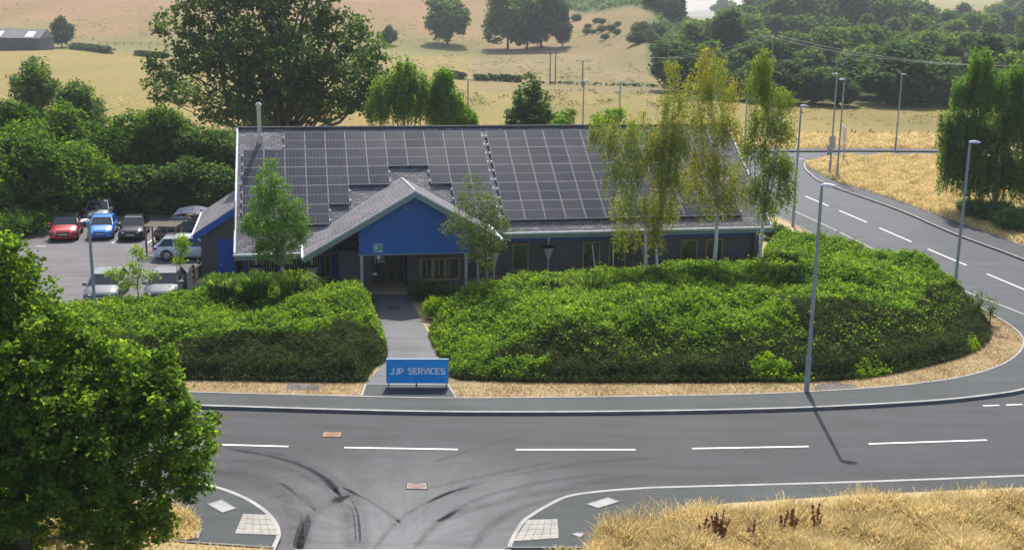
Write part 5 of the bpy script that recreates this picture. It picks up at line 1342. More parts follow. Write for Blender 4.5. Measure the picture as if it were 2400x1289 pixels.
# ------------------------------------------------------------------ DRY GRASS
L_STRAW = leafmat('straw_blades', (.40,.31,.14), (.70,.57,.29), (.86,.75,.48), .45, rnd=0, rough=.85, tcol=(1.1,1.05,.9))
def grass(name, poly, dens, h, seed, label, z0=.1, mask=None, lean=.35, wdt=.012, mat=None, hv=None):
    rng = np.random.default_rng(seed); xs = [p[0] for p in poly]; ys = [p[1] for p in poly]
    n = int((max(xs)-min(xs))*(max(ys)-min(ys))*dens); x = rng.uniform(min(xs), max(xs), n); y = rng.uniform(min(ys), max(ys), n)
    P = [Vector((p[0], p[1])) for p in poly]; k = inside(x, y, P)
    if mask is not None: k &= mask(x, y)
    x, y = x[k], y[k]; n = len(x)
    hh_ = h*rng.uniform(.5, 1.25, n)*(1+.5*vnoise(x, y, 1.1, seed))
    if hv is not None: hh_ = hh_*hv(x, y)
    q = rng.uniform(0, 2*PI, n); wx = np.cos(q)*wdt; wy = np.sin(q)*wdt
    lx = rng.normal(0, lean, n)*hh_ + .25*hh_*vnoise(x, y, 2.2, seed+3); ly = rng.normal(0, lean, n)*hh_
    Z = np.full(n, z0)
    b0 = np.stack([x-wx, y-wy, Z], 1); b1_ = np.stack([x+wx, y+wy, Z], 1)
    m1 = np.stack([x+wx*1.2+lx*.4, y+wy*1.2+ly*.4, Z+hh_*.6], 1); m0 = np.stack([x-wx*1.2+lx*.4, y-wy*1.2+ly*.4, Z+hh_*.6], 1)
    t0 = np.stack([x+lx+wx*1.3, y+ly+wy*1.3, Z+hh_], 1); t1 = np.stack([x+lx-wx*1.3, y+ly-wy*1.3, Z+hh_], 1)
    Q = np.concatenate([np.stack([b0, b1_, m1, m0], 1), np.stack([m0, m1, t0, t1], 1)])
    ti = np.clip(.45 + .30*vnoise(x, y, 1.0, seed+1) + rng.normal(0, .16, n), 0, 1)
    o = quads(name, Q, mat or L_STRAW, None, np.concatenate([ti, ti])); return tag(o, label, 'grass', None, 'stuff')
fgp = [p.xy for p in (G(1430,1262,ZP), G(1405,1285,ZP), G(1370,1330,ZP), G(2700,1420,ZP), G(2700,1170,ZP), G(2400,1190,ZP), G(2200,1192,ZP), G(2000,1205,ZP), G(1800,1215,ZP), G(1600,1228,ZP))]
grass('long_dry_grass', fgp, 1500, .5, 1, 'long straw coloured grass in the right foreground', ZP, lean=.42, wdt=.008)
grass('thin_dry_grass', [p.xy for p in (G(1400,1215,ZP), G(1380,1300,ZP), G(1600,1300,ZP), G(2700,1200,ZP), G(2700,1140,ZP), G(2300,1160,ZP), G(1700,1195,ZP))], 60, .45, 4, 'thin edge of straw grass leaning over the near pavement', ZP, wdt=.008)
# golden field corner beyond the side road
gg = [p for p in er if p.y > 58] + [G(1890,386,.1).xy, G(1940,373,.1).xy, G(1985,369,.1).xy, G(2240,368,.1).xy, G(2500,372,.1).xy, Vector((74, 62))]
grass('long_golden_grass', gg, 120, .38, 2, 'tall golden grass between the side road and the cross road', .1, lean=.5, wdt=.02)
rs = [G(*q).xy for q in ((1640,350),(1900,350),(2240,350),(2500,354),(2500,322),(2240,320),(1860,322),(1640,324))]
grass('roadside_dry_grass', rs, 40, .45, 3, 'tangled brown grass strip beyond the cross road', .06, lean=.6, wdt=.035)
# short dry turf of the verges
vp = [p for p in pave_in]
def vmask(x, y):
    P1 = fr_r + rest_r; P2 = fr_l + rest_l; PP = pathl + pathr
    pad = [G(848,929.5,.1).xy, G(856,901,.1).xy, G(1050,902,.1).xy, G(1068,932.5,.1).xy]
    return ~inside(x, y, P1) & ~inside(x, y, P2) & ~inside(x, y, [Vector(p) for p in PP]) & ~inside(x, y, [Vector(p) for p in pad])
L_TURF = leafmat('turf_blades', (.28,.18,.085), (.40,.28,.145), (.31,.28,.11), .3, rnd=0, rough=.9, tcol=(1.1,1.05,.9))
front_strip = [p for p in pave_in if p.y < 62 and p.x > -16] + [Vector((20, 62)), Vector((23.2, 57.5)), Vector((20, 46)), Vector((-16, 46))]
grass('dry_verge_grass', [p for p in pave_in if p.x > -17 and p.y < 78] + [Vector((17.5, 78)), Vector((17.5, 66)), Vector((14, 49)), Vector((-17, 49))], 380, .055, 5, 'short dry brown turf round the planted banks', .09, vmask, .7, .006, L_TURF)
grass('island_dry_grass', [p for p in il] + [G(388,1268,ZP).xy, G(0,1258,ZP).xy, G(0,1180,ZP).xy], 420, .22, 6, 'dry grass tuft in the curved bed left of the junction', ZP, None, .5, .012)
grass('edge_dry_grass', [G(*q, ZP).xy for q in ((0,1262),(388,1274),(632,1289),(600,1400),(0,1400))], 120, .14, 7, 'patchy dry grass at the bottom left edge', ZP, None, .6, .012)
grass('edge_dry_grass', [G(*q, ZP).xy for q in ((1290,1284),(1400,1284),(1400,1330),(1290,1330))], 120, .16, 8, 'patchy dry grass at the bottom edge right of the junction mouth', ZP, None, .6, .012)
# dock stems
DOCK = noisy('dock_stem', (.20,.075,.035), (.34,.14,.06), 6)
def dock(loc, n, h, seed, label):
    r_ = random.Random(seed); m = MB()
    for i in range(n):
        a_ = r_.uniform(0, 6.28); ln = r_.uniform(.05, .35)*(n > 2); hh_ = h*r_.uniform(.6, 1.05)
        p0 = Vector(loc); p1 = p0 + Vector((math.cos(a_)*ln, math.sin(a_)*ln, hh_))
        m.tube([p0, p0.lerp(p1, .5), p1], [.016, .014, .006], 4)
        for k in range(46):
            s_ = r_.uniform(.35, 1); c = p0.lerp(p1, s_); w_ = .045*(1.3-s_)+.02
            d_ = Vector((r_.gauss(0, 1), r_.gauss(0, 1), r_.gauss(0, .6)))*w_
            m.poly([c+d_, c+Vector((w_*.7, 0, w_*.8)), c-d_*.6, c+Vector((0, -w_*.5, -w_*.9))])
    return tag(m.build('dock_plant', DOCK, None), label, 'weed')
for i, (px, py, n_, h_, lab) in enumerate(((1683,1292,9,1.0,'large reddish brown dock plant in the foreground grass, the biggest of them'),(1641,1290,2,.8,'thin brown dock stem left of the biggest dock plant'),(1762,1285,3,.65,'short brown dock stems right of the biggest dock plant'),(1828,1272,2,.75,'brown dock stem halfway between the two tallest docks'),(1853,1268,2,.95,'tall brown dock stem left of the last one'),(1909,1265,2,.95,'rightmost tall brown dock stem in the foreground grass'))):
    dock(G(px, py-6, ZP), n_+1, h_*1.3, i, lab)

# ------------------------------------------------------------------ STREET LAMPS
LENS = plain('lamp_lens', (.7,.72,.74), .3)
LPOST = noisy('lamp_post_paint', (.22,.25,.28), (.32,.35,.38), 3, rough=.5)
def lamp(base, ztop, head_dir, label, group='street lamps', plate=False, dark=False):
    base = Vector(base); h = ztop - base.z
    t = thing('street_lamp', base, label, 'street lamp', group)
    m = MB(); P = base
    m.tube([P - Vector((0,0,.3)), P + Vector((0,0,1.5)), P + Vector((0,0,1.55))], [.115, .115, .085], 10)
    m.tube([P + Vector((0,0,1.5)), P + Vector((0,0,h-.25))], [.085, .065], 10); m.build('pole', LPOST, t)
    m = MB(); m.box(-.04, -.125, .5, .04, -.105, 1.0, lambda x, y, z: (P.x+x, P.y+y, P.z+z)); m.build('access_door', METAL, t)
    d = Vector((math.cos(head_dir), math.sin(head_dir), 0)); n = Vector((-d.y, d.x, 0))
    m = MB(); top = P + Vector((0,0,h-.3)); m.tube([top, top + Vector((0,0,.18)), top + d*.16 + Vector((0,0,.24))], [.055, .05, .045], 8); m.build('bracket', LPOST, t)
    def hd(x, y, z): q = P + Vector((0,0,h-.1)) + d*x + n*y + Vector((0,0,z)); return (q.x, q.y, q.z)
    m = MB(); prof = [(-.06,.06,.0,.05), (.1,.13,-.02,.10), (.3,.15,-.02,.10), (.46,.12,-.01,.07), (.55,.05,.0,.04)]
    V = []; 
    for x, w_, z0, z1 in prof: V += [hd(x,-w_,z0), hd(x,w_,z0), hd(x,w_*.8,z1), hd(x,-w_*.8,z1)]
    Fc = [(i*4+j, i*4+(j+1) % 4, i*4+4+(j+1) % 4, i*4+4+j) for i in range(4) for j in range(4)] + [(3,2,1,0), (16,17,18,19)]
    m.add(V, Fc); hdm = m.build('lantern', LENS, t)
    m = MB(); m.box(.14, -.10, -.035, .5, .10, -.022, hd); m.build('lens', plain('lens_glass', (.5,.52,.5), .2), hdm) if False else m.build('lens', GLASSD, hdm)
    if plate:
        m = MB(); m.box(-.3, -.10, 2.6, .3, -.07, 3.9, lambda x, y, z: (P.x+x, P.y+y, P.z+z)); m.build('sign_plate', METAL, t)
    return t
def lampz(px, pyt, Y_): return AT(px, pyt, Y_).z
for (bx_, by_, tx, ty, hd_, lab, pl) in (
    (1890,918,1925,430,-.35,'tall grey street lamp on the verge before the bank, casting its shadow over the road',0),
    (2235,703,2278,330,-.2,'tall grey street lamp on the side road pavement by the tip of the bank',0),
    (1858,530,1876,246,.0,'street lamp on the pavement just right of the office end',0),
    (1944,413,1963,172,2.6,'street lamp with a sign plate on its pole, left of the pair',1),
    (1961,420,1977,185,-2.8,'street lamp right of the one with the sign plate at the side road corner',0),
    (2098,355,2115,173,.1,'street lamp standing beyond the cross road before the yellow field',0)):
    b_ = G(bx_, by_, .1); lamp(b_, lampz(tx, ty, b_.y), hd_, lab, plate=bool(pl))
bl_ = G(226, 770, .1); lamp(bl_, lampz(203, 512, bl_.y), -1.9, 'grey street lamp rising from the bank between the foreground tree and the car park')
for px, py, lab in ((1097,180,'distant street lamp behind the ridge right of the weeping trees'),(1369,179,'distant street lamp behind the ridge beside the single electricity pole'),(1455,178,'distant street lamp above the leftmost birch'),(1755,170,'distant street lamp seen between the two tall birches')):
    Y_ = (H-9.0)*F/(py-5.6); p = AT(px, py, Y_); lamp((p.x, p.y, 0), 9.0, 0, lab)

# electricity poles and wires
POLE = noisy('wooden_pole', (.16,.14,.12), (.26,.24,.21), 5)
def epole(px, pyb, pyt, double, label, Y_=None):
    P = onterr(px, pyb) if Y_ is None else AT(px, pyb, Y_)
    if Y_ is not None: P.z = float(terr(P.x, P.y))
    zt2 = AT(px, pyt, P.y).z; t = thing('electricity_pole', P, label, 'pole')
    for dx in ((-.55, .55) if double else (0,)):
        m = MB(); m.tube([(P.x+dx, P.y, P.z-.5), (P.x+dx, P.y, zt2)], [.16, .11], 8); m.build('post', POLE, t)
    m = MB(); m.box(P.x-1.5, P.y-.06, zt2-.15, P.x+1.5, P.y+.06, zt2-.03); m.build('crossarm', POLE, t)
    for dx in (-1.35, 0.0, 1.35):
        m = MB(); m.lathe([(.09, 0), (.12, .08), (.06, .14), (.11, .2), (.05, .3)], (P.x+dx, P.y, zt2-.03), 8); m.build('insulator', WHITE, t)
    return Vector((P.x, P.y, zt2+.25))
p1 = epole(1295, 198, 124, True, 'twin wooden electricity pole in the field above the office ridge')
p2 = epole(1365, 203, 143, False, 'single wooden electricity pole right of the twin pole')
p3 = epole(1805, 200, 88, False, 'electricity pole standing before the wood behind the birches', 185)
p4 = epole(2350, 130, 82, False, 'small far electricity pole up in the wood at the right', 330)
WIRE = plain('wire_alu', (.42,.43,.44), .5, .3)
def wire(a, b, sag, label, dx=0):
    m = MB(); P = [Vector(a).lerp(Vector(b), k/14) + Vector((dx, 0, -sag*4*(k/14)*(1-k/14))) for k in range(15)]
    m.tube(P, .022, 4); return tag(m.build('overhead_wire', WIRE, None), label, 'wire', 'overhead wires')
for k, lab in zip((-1.2, 1.2), ('front', 'back')):
    q = AT(980, 119, p1.y+6); wire(p1, q, .4, 'thin overhead wire running left from the twin pole, %s one' % lab, k*.2)
    q = AT(2500, 152, 150); wire(p3, q, 1.6, 'overhead wire crossing before the wood right of its pole, %s one' % lab, k)
    q = AT(1500, 135, 210); wire(p3, q, 1.2, 'overhead wire running left from the pole by the birches, %s one' % lab, k)
# traffic sign seen edge-on and its posts
g1 = G(1976, 385, .1); t = thing('direction_sign', g1, 'grey traffic sign seen edge on, on two posts at the side road corner', 'sign')
zt_ = AT(1980, 297, g1.y).z
for dx, dy in ((0,0),(.45,1.6)):
    m = MB(); m.tube([(g1.x+dx, g1.y+dy, -.1), (g1.x+dx, g1.y+dy, zt_)], .05, 8); m.build('post', LPOST, t)
m = MB(); A_ = [(-.05,-.6),(.0,-.62),(.5,2.2),(.45,2.22)]; m.hexa([(g1.x+a_-.12, g1.y+b__, zt_-1.7) for a_, b__ in A_]+[(g1.x+a_-.12, g1.y+b__, zt_-.05) for a_, b__ in A_]); m.build('sign_panel', METAL, t)
# small cabinet and post beyond
m = MB(); c = G(1944, 362, .1); m.box(c.x-.25, c.y-.2, 0, c.x+.25, c.y+.2, 1.1); m.box(c.x-.28, c.y-.23, 1.1, c.x+.28, c.y+.23, 1.16)
tag(m.build('roadside_cabinet', LPOST, None), 'small grey roadside cabinet behind the lamp with the sign plate', 'cabinet')
# leaning stakes along the field
STK = noisy('weathered_stake', (.07,.055,.045), (.16,.13,.10), 8)
rs_ = random.Random(9)
stk = [(1911,'leftmost'),(1917,'second'),(1931,'third'),(1993,'fourth'),(1998,'fifth'),(2018,'sixth'),(2032,'seventh'),(2037,'eighth'),(2043,'ninth'),(2082,'tenth'),(2125,'eleventh'),(2168,'twelfth')]
for i, (px, o_) in enumerate(stk):
    b_ = G(px, 321, .0); h_ = rs_.uniform(.65, 1.05); m = MB(); ln = rs_.uniform(.15, .5)
    m.tube([b_ - Vector((0,0,.2)), b_ + Vector((ln*.5, 0, h_*.5)), b_ + Vector((ln, 0, h_))], [.075, .07, .06], 6)
    tag(m.build('leaning_stake', STK, None), 'dark leaning stake at the edge of the yellow field, %s from the left' % o_ if i else 'dark leaning stake at the edge of the yellow field, leftmost', 'stake', 'leaning stakes along the field edge')
m = MB(); b_ = G(1505, 312, 0); m.tube([b_, b_+Vector((0,0,1.1))], .08, 6); b_ = AT(1508, 290, 118); m = MB(); m.tube([(b_.x,b_.y,-.1),(b_.x,b_.y,AT(1508,263,118).z)], .06, 6); tag(m.build('lone_post', STK, None), 'lone dark post in the field just above the ridge near the birches', 'post')
# field fence on the left
A_ = onterr(232, 108); B_ = onterr(430, 112); t = thing('field_fence', A_, 'thin post and wire fence along the foot of the hill behind the oak', 'fence')
for k in range(11):
    p = A_.lerp(B_, k/10); z = float(terr(p.x, p.y)); m = MB(); m.tube([(p.x, p.y, z-.3), (p.x, p.y, z+1.25)], .09, 5); m.build('post', STK, t)
for zz in (.5, 1.0):
    m = MB(); m.tube([(A_.lerp(B_, k/20).x, A_.lerp(B_, k/20).y, float(terr(A_.lerp(B_, k/20).x, A_.lerp(B_, k/20).y))+zz) for k in range(21)], .035, 4); m.build('rail', STK, t)
# barn
bc = onterr(-20, 120); Yb_ = bc.y; X0 = AT(-170, 118, Yb_).x; X1 = AT(94, 119, Yb_).x; z0 = float(terr(X1, Yb_))-.4
t = thing('barn', Vector(((X0+X1)/2, Yb_, z0)), 'long dark grey barn with weathered roof at the top left edge', 'barn')
zt_ = AT(60, 90, Yb_).z; zr_ = AT(60, 70, Yb_+7).z
m = MB(); m.box(X0, Yb_, z0, X1, Yb_+11, zt_); m.build('wall', noisy('barn_wall', (.075,.08,.09), (.11,.115,.125), .8), t)
m = MB(); m.add([(X0-.3,Yb_-.4,zt_),(X1+.3,Yb_-.4,zt_),(X1+.3,Yb_+5.5,zr_+.3),(X0-.3,Yb_+5.5,zr_+.3),(X1+.3,Yb_+11.4,zt_),(X0-.3,Yb_+11.4,zt_)],[(0,1,2,3),(3,2,4,5),(1,4,2),(0,3,5)])
rf = m.build('roof', noisy('barn_roof', (.12,.118,.12), (.19,.187,.187), .5, mapping=(1,.2,1)), t)
for u_ in (.40, .745):
    m = MB(); xa = X0+(X1-X0)*u_+ (4 if u_ > .5 else 6); f_ = lambda x, q: (x, Yb_-.4+5.9*q, zt_+(zr_+.3-zt_)*q+.05)
    m.poly([f_(xa,.12), f_(xa+2.6,.12), f_(xa+2.6,.7), f_(xa,.7)]); m.build('roof_light', TRIM, rf)

# ------------------------------------------------------------------ CARS
TYRE = plain('tyre', (.012,.012,.013), .8); RIM = plain('alloy_rim', (.45,.46,.48), .35, .6); CGLASS = plain('car_glass', (.012,.016,.02), .05, 0, .8)
LAMPG = plain('headlight_glass', (.75,.77,.8), .1, .3); TAIL = plain('tail_light', (.35,.01,.01), .2); BLK = plain('black_trim', (.018,.018,.02), .5); PLATE = plain('number_plate', (.62,.62,.60), .5)
def car(loc, yaw, paint, label, L=4.3, W=1.8, Hh=1.5, roofpaint=None, kind='hatch', front=True, rails=False):
    t = thing('parked_car', loc, label, 'car', 'cars in the car park'); t.rotation_euler = (0, 0, yaw)
    def put(m, name, mat, par=None, smooth=False):
        o = m.build(name, mat, None, smooth); o.parent = par or t
        return o
    hw = W/2; a = L/2; bz = .64*Hh
    hood = .60*Hh
    st = [(a, .66, .30, .36*Hh), (a-.06, .84, .20, .44*Hh), (a-.30, .94, .17, .53*Hh), (a-1.0, .985, .17, hood+.02), (a-1.35, 1.0, .17, bz), (0, 1.0, .17, bz+.01), (-a+1.0, 1.0, .17, bz+.03), (-a+.3, .96, .18, bz+.03), (-a+.06, .88, .22, bz-.02), (-a, .76, .32, bz-.14)]
    V = []; n = len(st); prof = []
    for x, w_, zb_, zt3 in st:
        w2 = hw*w_
        half = [(w2*.80, zb_), (w2*.97, zb_+.08), (w2, zb_+(zt3-zb_)*.45), (w2*.985, zt3-.10), (w2*.90, zt3-.015), (w2*.5, zt3+.02)]
        ring = half + [(-y, z) for y, z in half[::-1]]
        V += [(x, y, z) for y, z in ring]
    k = 12; Fc = [(i*k+j, i*k+(j+1) % k, (i+1)*k+(j+1) % k, (i+1)*k+j) for i in range(n-1) for j in range(k)] + [tuple(range(k))[::-1], tuple((n-1)*k+j for j in range(k))]
    m = MB(); m.add(V, Fc); put(m, 'body', paint, None, True)
    # cabin glass
    xr = -a+.35 if kind == 'hatch' else -a+.12
    pf = [(a-1.15, bz-.02), (a-1.85, Hh-.06), (a-2.2, Hh-.03), (xr+.55, Hh-.05), (xr+.02, bz+.0)]
    if kind == 'estate': pf = [(a-1.2, bz-.02), (a-1.95, Hh-.06), (a-2.3, Hh-.03), (xr+.55, Hh-.05), (xr+.1, bz)]
    def wz(z): return hw*(.90 - .19*(z-bz)/(Hh-bz))
    m = MB(); V = [(x, -wz(z), z) for x, z in pf] + [(x, wz(z), z) for x, z in pf]
    m.add(V, [(4,3,2,1,0), (5,6,7,8,9)] + [(i, i+1, 6+i, 5+i) for i in range(4)]); cab = put(m, 'cabin_glass', CGLASS)
    # roof skin and pillars
    rp = roofpaint or paint; m = MB(); e = .02
    rf_ = [(pf[1][0]+.02, Hh-.055), (pf[2][0], Hh-.01), ((pf[2][0]+pf[3][0])/2, Hh+.01), (pf[3][0]-.05, Hh-.03)]
    V = []
    for x, z in rf_:
        w_ = wz(Hh)+.015; V += [(x, -w_, z-.03), (x, -w_*.9, z+e), (x, w_*.9, z+e), (x, w_, z-.03)]
    m.add(V, [(i*4+j, i*4+j+1, i*4+5+j, i*4+4+j) for i in range(3) for j in range(3)] + [(0,3,7,4),(4,7,11,8),(8,11,15,12),(3,2,1,0),(12,13,14,15)]); put(m, 'roof', rp)
    for sg in (-1, 1):
        m = MB()
        def pp(i): x, z = pf[i]; return Vector((x, sg*wz(z)*1.005, z))
        m.tube([pp(0), pp(1)], [.05, .04], 6); m.tube([pp(1), pp(2), pp(3)], [.035, .035, .04], 6); m.tube([pp(3), pp(4)], [.06, .08], 6)
        for f_ in (.42, .72):
            x_ = pf[1][0]*(1-f_)+pf[3][0]*f_; m.tube([(x_-.02, sg*wz(Hh-.05)*1.005, Hh-.05), (x_+.02, sg*wz(bz)*1.005, bz)], .035, 5)
        put(m, 'pillars', rp, cab)
        m = MB(); m.box(a-1.45, min(sg*hw*.93, sg*(hw+.17)), bz-.03, a-1.25, max(sg*hw*.93, sg*(hw+.17)), bz+.12); put(m, 'door_mirror', BLK if kind == 'dark' else paint)
        # headlight
        m = MB(); m.hexa([(a-.04,sg*hw*.50,.37*Hh),(a-.04+.0,sg*hw*.52,.37*Hh-.02),(a-.30,sg*hw*.965,.40*Hh),(a-.34,sg*hw*.6,.40*Hh),(a-.01,sg*hw*.50,.45*Hh),(a-.02,sg*hw*.54,.46*Hh),(a-.36,sg*hw*.97,.51*Hh),(a-.4,sg*hw*.6,.5*Hh)]); put(m, 'headlight', LAMPG)
        m = MB(); m.box(-a-.012, min(sg*hw*.58, sg*hw*.84), bz-.24, -a+.10, max(sg*hw*.58, sg*hw*.84), bz-.06); m.box(-a+.03, min(sg*hw*.80, sg*hw*.93), bz-.2, -a+.3, max(sg*hw*.8, sg*hw*.965), bz-.08); put(m, 'tail_light', TAIL)
        for xw in (a-.85, -a+.82):
            m = MB(); r = .335; y0 = sg*(hw-.20); y1 = sg*(hw+.012); Vv = []
            for (yy, rr_) in ((y0, r*.9), (y0, r), (y1-sg*.02, r), (y1, r*.92), (y1, r*.7)):
                Vv += [(xw+rr_*math.cos(2*PI*j/20), yy, r+rr_*math.sin(2*PI*j/20)) for j in range(20)]
            m.add(Vv, [(i*20+j, i*20+(j+1) % 20, (i+1)*20+(j+1) % 20, (i+1)*20+j) for i in range(4) for j in range(20)] + [tuple(range(20))]); wh = put(m, 'wheel', TYRE)
            m = MB()
            Vv = [(xw+r*.68*math.cos(2*PI*j/20), y1-sg*.03, r+r*.68*math.sin(2*PI*j/20)) for j in range(20)]; m.add(Vv, [tuple(range(20))]); 
            put(m, 'hub', BLK, wh)
            m = MB()
            for s5 in range(7):
                q = 2*PI*s5/7; c0 = (math.cos(q), math.sin(q)); nrm = (-c0[1]*.035, c0[0]*.035)
                m.poly([(xw+nrm[0], y1-sg*.005, r+nrm[1]), (xw+c0[0]*r*.7+nrm[0], y1-sg*.01, r+c0[1]*r*.7+nrm[1]), (xw+c0[0]*r*.7-nrm[0], y1-sg*.01, r+c0[1]*r*.7-nrm[1]), (xw-nrm[0], y1-sg*.005, r-nrm[1])])
            for j in range(20):
                q0, q1 = 2*PI*j/20, 2*PI*(j+1)/20
                m.poly([(xw+r*k_*math.cos(q), y1-sg*.004, r+r*k_*math.sin(q)) for q, k_ in ((q0,.66),(q1,.66),(q1,.74),(q0,.74))])
            put(m, 'rim', RIM, wh)
            m = MB(); Vv = [(xw+(r+.06)*math.cos(PI*j/12), sg*(hw+.003), r+(r+.06)*math.sin(PI*j/12)) for j in range(13)] + [(xw+(r+.01)*math.cos(PI*j/12), sg*(hw+.006), r+(r+.01)*math.sin(PI*j/12)) for j in range(13)]
            m.add(Vv, [(j, j+1, 14+j, 13+j) for j in range(12)]); put(m, 'wheel_arch', BLK)
    m = MB(); m.box(a-.10, -hw*.5, .25*Hh, a+.006, hw*.5, .31*Hh); m.box(a-.06, -hw*.42, .36*Hh, a+.004, hw*.42, .425*Hh); put(m, 'grille', BLK)
    m = MB(); m.box(a-.03, -.27, .315*Hh, a+.02, .27, .355*Hh+.02); put(m, 'number_plate', PLATE)
    m = MB(); m.box(-a-.015, -.27, .40*Hh, -a+.05, .27, .40*Hh+.11); put(m, 'number_plate', PLATE)
    if rails:
        for sg in (-1, 1):
            m = MB(); m.tube([(pf[2][0]+.1, sg*wz(Hh), Hh+.02), (pf[2][0], sg*wz(Hh), Hh+.06), (pf[3][0]+.1, sg*wz(Hh), Hh+.06), (pf[3][0], sg*wz(Hh), Hh)], .018, 5); put(m, 'roof_rail', RIM)
    return t
def paint(name, c, coat=.8, rough=.35, metal=.0): return plain(name, c, rough, metal, .5, coat)
PRED = paint('paint_red', (.50,.012,.015)); PBLUE = paint('paint_blue', (.01,.22,.72)); PBLACK = paint('paint_black', (.005,.006,.008), .0, .15); PSIL = paint('paint_silver', (.15,.16,.18), .0, .55, .2); PWHITE = paint('paint_white', (.66,.69,.74)); PGREY = paint('paint_grey', (.11,.12,.14), .0, .55, .2)
cz_ = .1
def cpos(px, py, back=2.1): p = G(px, py, cz_); return Vector((p.x-back*.22, p.y+back*.97, cz_))
FW = -PI/2 + .19
car(cpos(147,568), FW+.05, PRED, 'red crossover car with black roof parked facing the camera, leftmost of the row', 4.1, 1.80, 1.5, PBLACK)
car(cpos(234,565), FW+.03, PBLUE, 'bright blue hatchback parked facing the camera beside the red car', 4.0, 1.68, 1.34)
car(cpos(222,536,3.2), FW, PSIL, 'silver car half hidden behind the bright blue hatchback', 4.2, 1.76, 1.5)
car(cpos(309,567), FW+.0, PBLACK, 'black car parked facing the camera right of the blue hatchback', 4.3, 1.72, 1.38)
p = G(434, 611, cz_); car(Vector((p.x+.3, p.y+.9, cz_)), .12, PWHITE, 'white estate car seen from the side, its nose hidden by the brick store', 4.7, 1.8, 1.42, kind='estate', rails=True)
p = G(425, 575, cz_); car(Vector((p.x+.2, p.y+1.2, cz_)), .10, PBLACK, 'dark car behind the white estate car, only its chrome edged roof showing', 4.3, 1.78, 1.5, rails=True)
bz_ = H - (640-5.6)*61.5/F
p = AT(252, 700, 61.6); car(Vector((p.x, p.y, cz_)), FW-.03, PSIL, 'silver car with its bonnet behind the hedge, left of the pair by the bank', 4.3, 1.86, 1.42)
p = AT(390, 700, 62.0); car(Vector((p.x, p.y, cz_)), FW-.06, PGREY, 'grey car behind the hedge beside the store, right of the pair by the bank', 4.2, 1.84, 1.40)

# shelter with curved solar roof, timber rack, bollards
sp_ = G(440, 552, .1); t = thing('curved_shelter', sp_, 'shelter with a curved dark blue solar roof on a slanted arm behind the dark car', 'shelter')
YS = sp_.y
m = MB(); V = []; nn = 9
for k in range(nn):
    u = k/(nn-1); x = AT(411+u*83, 500, YS).x; z = AT(450, 502, YS).z + .24*math.sin(PI*u) - .05*u
    V += [(x, YS-.8, z-.0), (x, YS+.9, z+.22), (x, YS+.9, z+.16), (x, YS-.8, z-.06)]
m.add(V, [(i*4+j, i*4+4+j, i*4+4+(j+1) % 4, i*4+(j+1) % 4) for i in range(nn-1) for j in range(4)] + [(0,1,2,3), tuple((nn-1)*4+j for j in (3,2,1,0))]); m.build('curved_roof', plain('canopy_blue', (.02,.035,.075), .6, 0, .2), t)
xa = AT(456, 540, YS).x; xb = AT(474, 500, YS).x; zt_ = AT(450, 497, YS).z
m = MB(); m.tube([(xa, YS, .05), (xa, YS, .8), (xb, YS, zt_+.25)], [.09, .08, .06], 8); m.tube([(xa+.2, YS, 1.1), (xb-.7, YS, zt_+.3)], .04, 6); m.build('slanted_post', METAL, t)
xl = AT(424, 500, YS).x; m = MB(); m.tube([(xl, YS, 0), (xl, YS, zt_+.2)], .035, 6); m.build('thin_post', METAL, t)
r0_ = G(366, 600, .1); t = thing('timber_rack', r0_, 'weathered open timber frame with slatted top left of the white estate car', 'rack')
TIM = noisy('old_timber', (.10,.075,.05), (.22,.17,.12), 6)
X0 = AT(364, 560, r0_.y+2).x; X1 = AT(432, 560, r0_.y+2).x; zt_ = AT(400, 518, r0_.y+2).z
for x in (X0, (X0+X1)/2, X1):
    for y in (r0_.y+.1, r0_.y+1.5):
        m = MB(); m.box(x-.05, y-.05, 0, x+.05, y+.05, zt_); m.build('post', TIM, t)
for k in range(5):
    m = MB(); y = r0_.y - .1 + k*.36; m.box(X0-.12, y, zt_+.002, X1+.12, y+.2, zt_+.05); m.build('slat', TIM, t)
for z in (.5, 1.1):
    m = MB(); m.box(X0-.05, r0_.y+1.56, z, X1+.05, r0_.y+1.6, z+.14); m.build('rail', TIM, t)
sb2 = G(462, 560, .1); t = thing('timber_stack', sb2, 'stack of pale brown timber under the curved solar roof', 'timber stack', None)
rs_ = random.Random(4)
for k in range(7):
    m = MB(); z = .1+.2*k; m.box(sb2.x-1.1+rs_.uniform(-.1,.1), sb2.y+1.2, z, sb2.x+1.1+rs_.uniform(-.1,.1), sb2.y+2.0, z+.17); m.build('board', noisy('timber_board_%d' % k, (.15,.11,.08), (.28,.21,.15), 5), t)
YEL = plain('bollard_yellow', (.62,.44,.06), .5)
for px, py, lab in ((467,640,'yellow and black bollard against the brick store corner'),(454,660,'yellow and black bollard standing away from the store, nearer the camera')):
    g_ = G(px, py, .1); t = thing('bollard', g_, lab, 'bollard', 'bollards by the store')
    m = MB(); m.lathe([(.085, 0), (.085, .95), (.06, 1.0)], g_, 12); m.build('tube', YEL, t)
    for z in (.2, .55, .85): m = MB(); m.lathe([(.089, z), (.089, z+.14)], g_, 12); m.build('black_band', BLK, t)
g_ = G(463, 650, .1); m = MB(); m.box(g_.x-.06, g_.y-.5, .1, g_.x+.06, g_.y+1.0, .12); 
t = thing('store_barrier', g_, 'low cream painted barrier between the two bollards', 'barrier')
m = MB(); m.box(g_.x+.05, g_.y-.25, .1, g_.x+.13, g_.y+.75, .75); m.build('panel', noisy('cream_paint', (.40,.34,.22), (.52,.45,.3), 4), t)
m = MB(); m.box(g_.x+.03, g_.y-.3, .752, g_.x+.15, g_.y+.8, .82); m.build('top_rail', YEL, t)
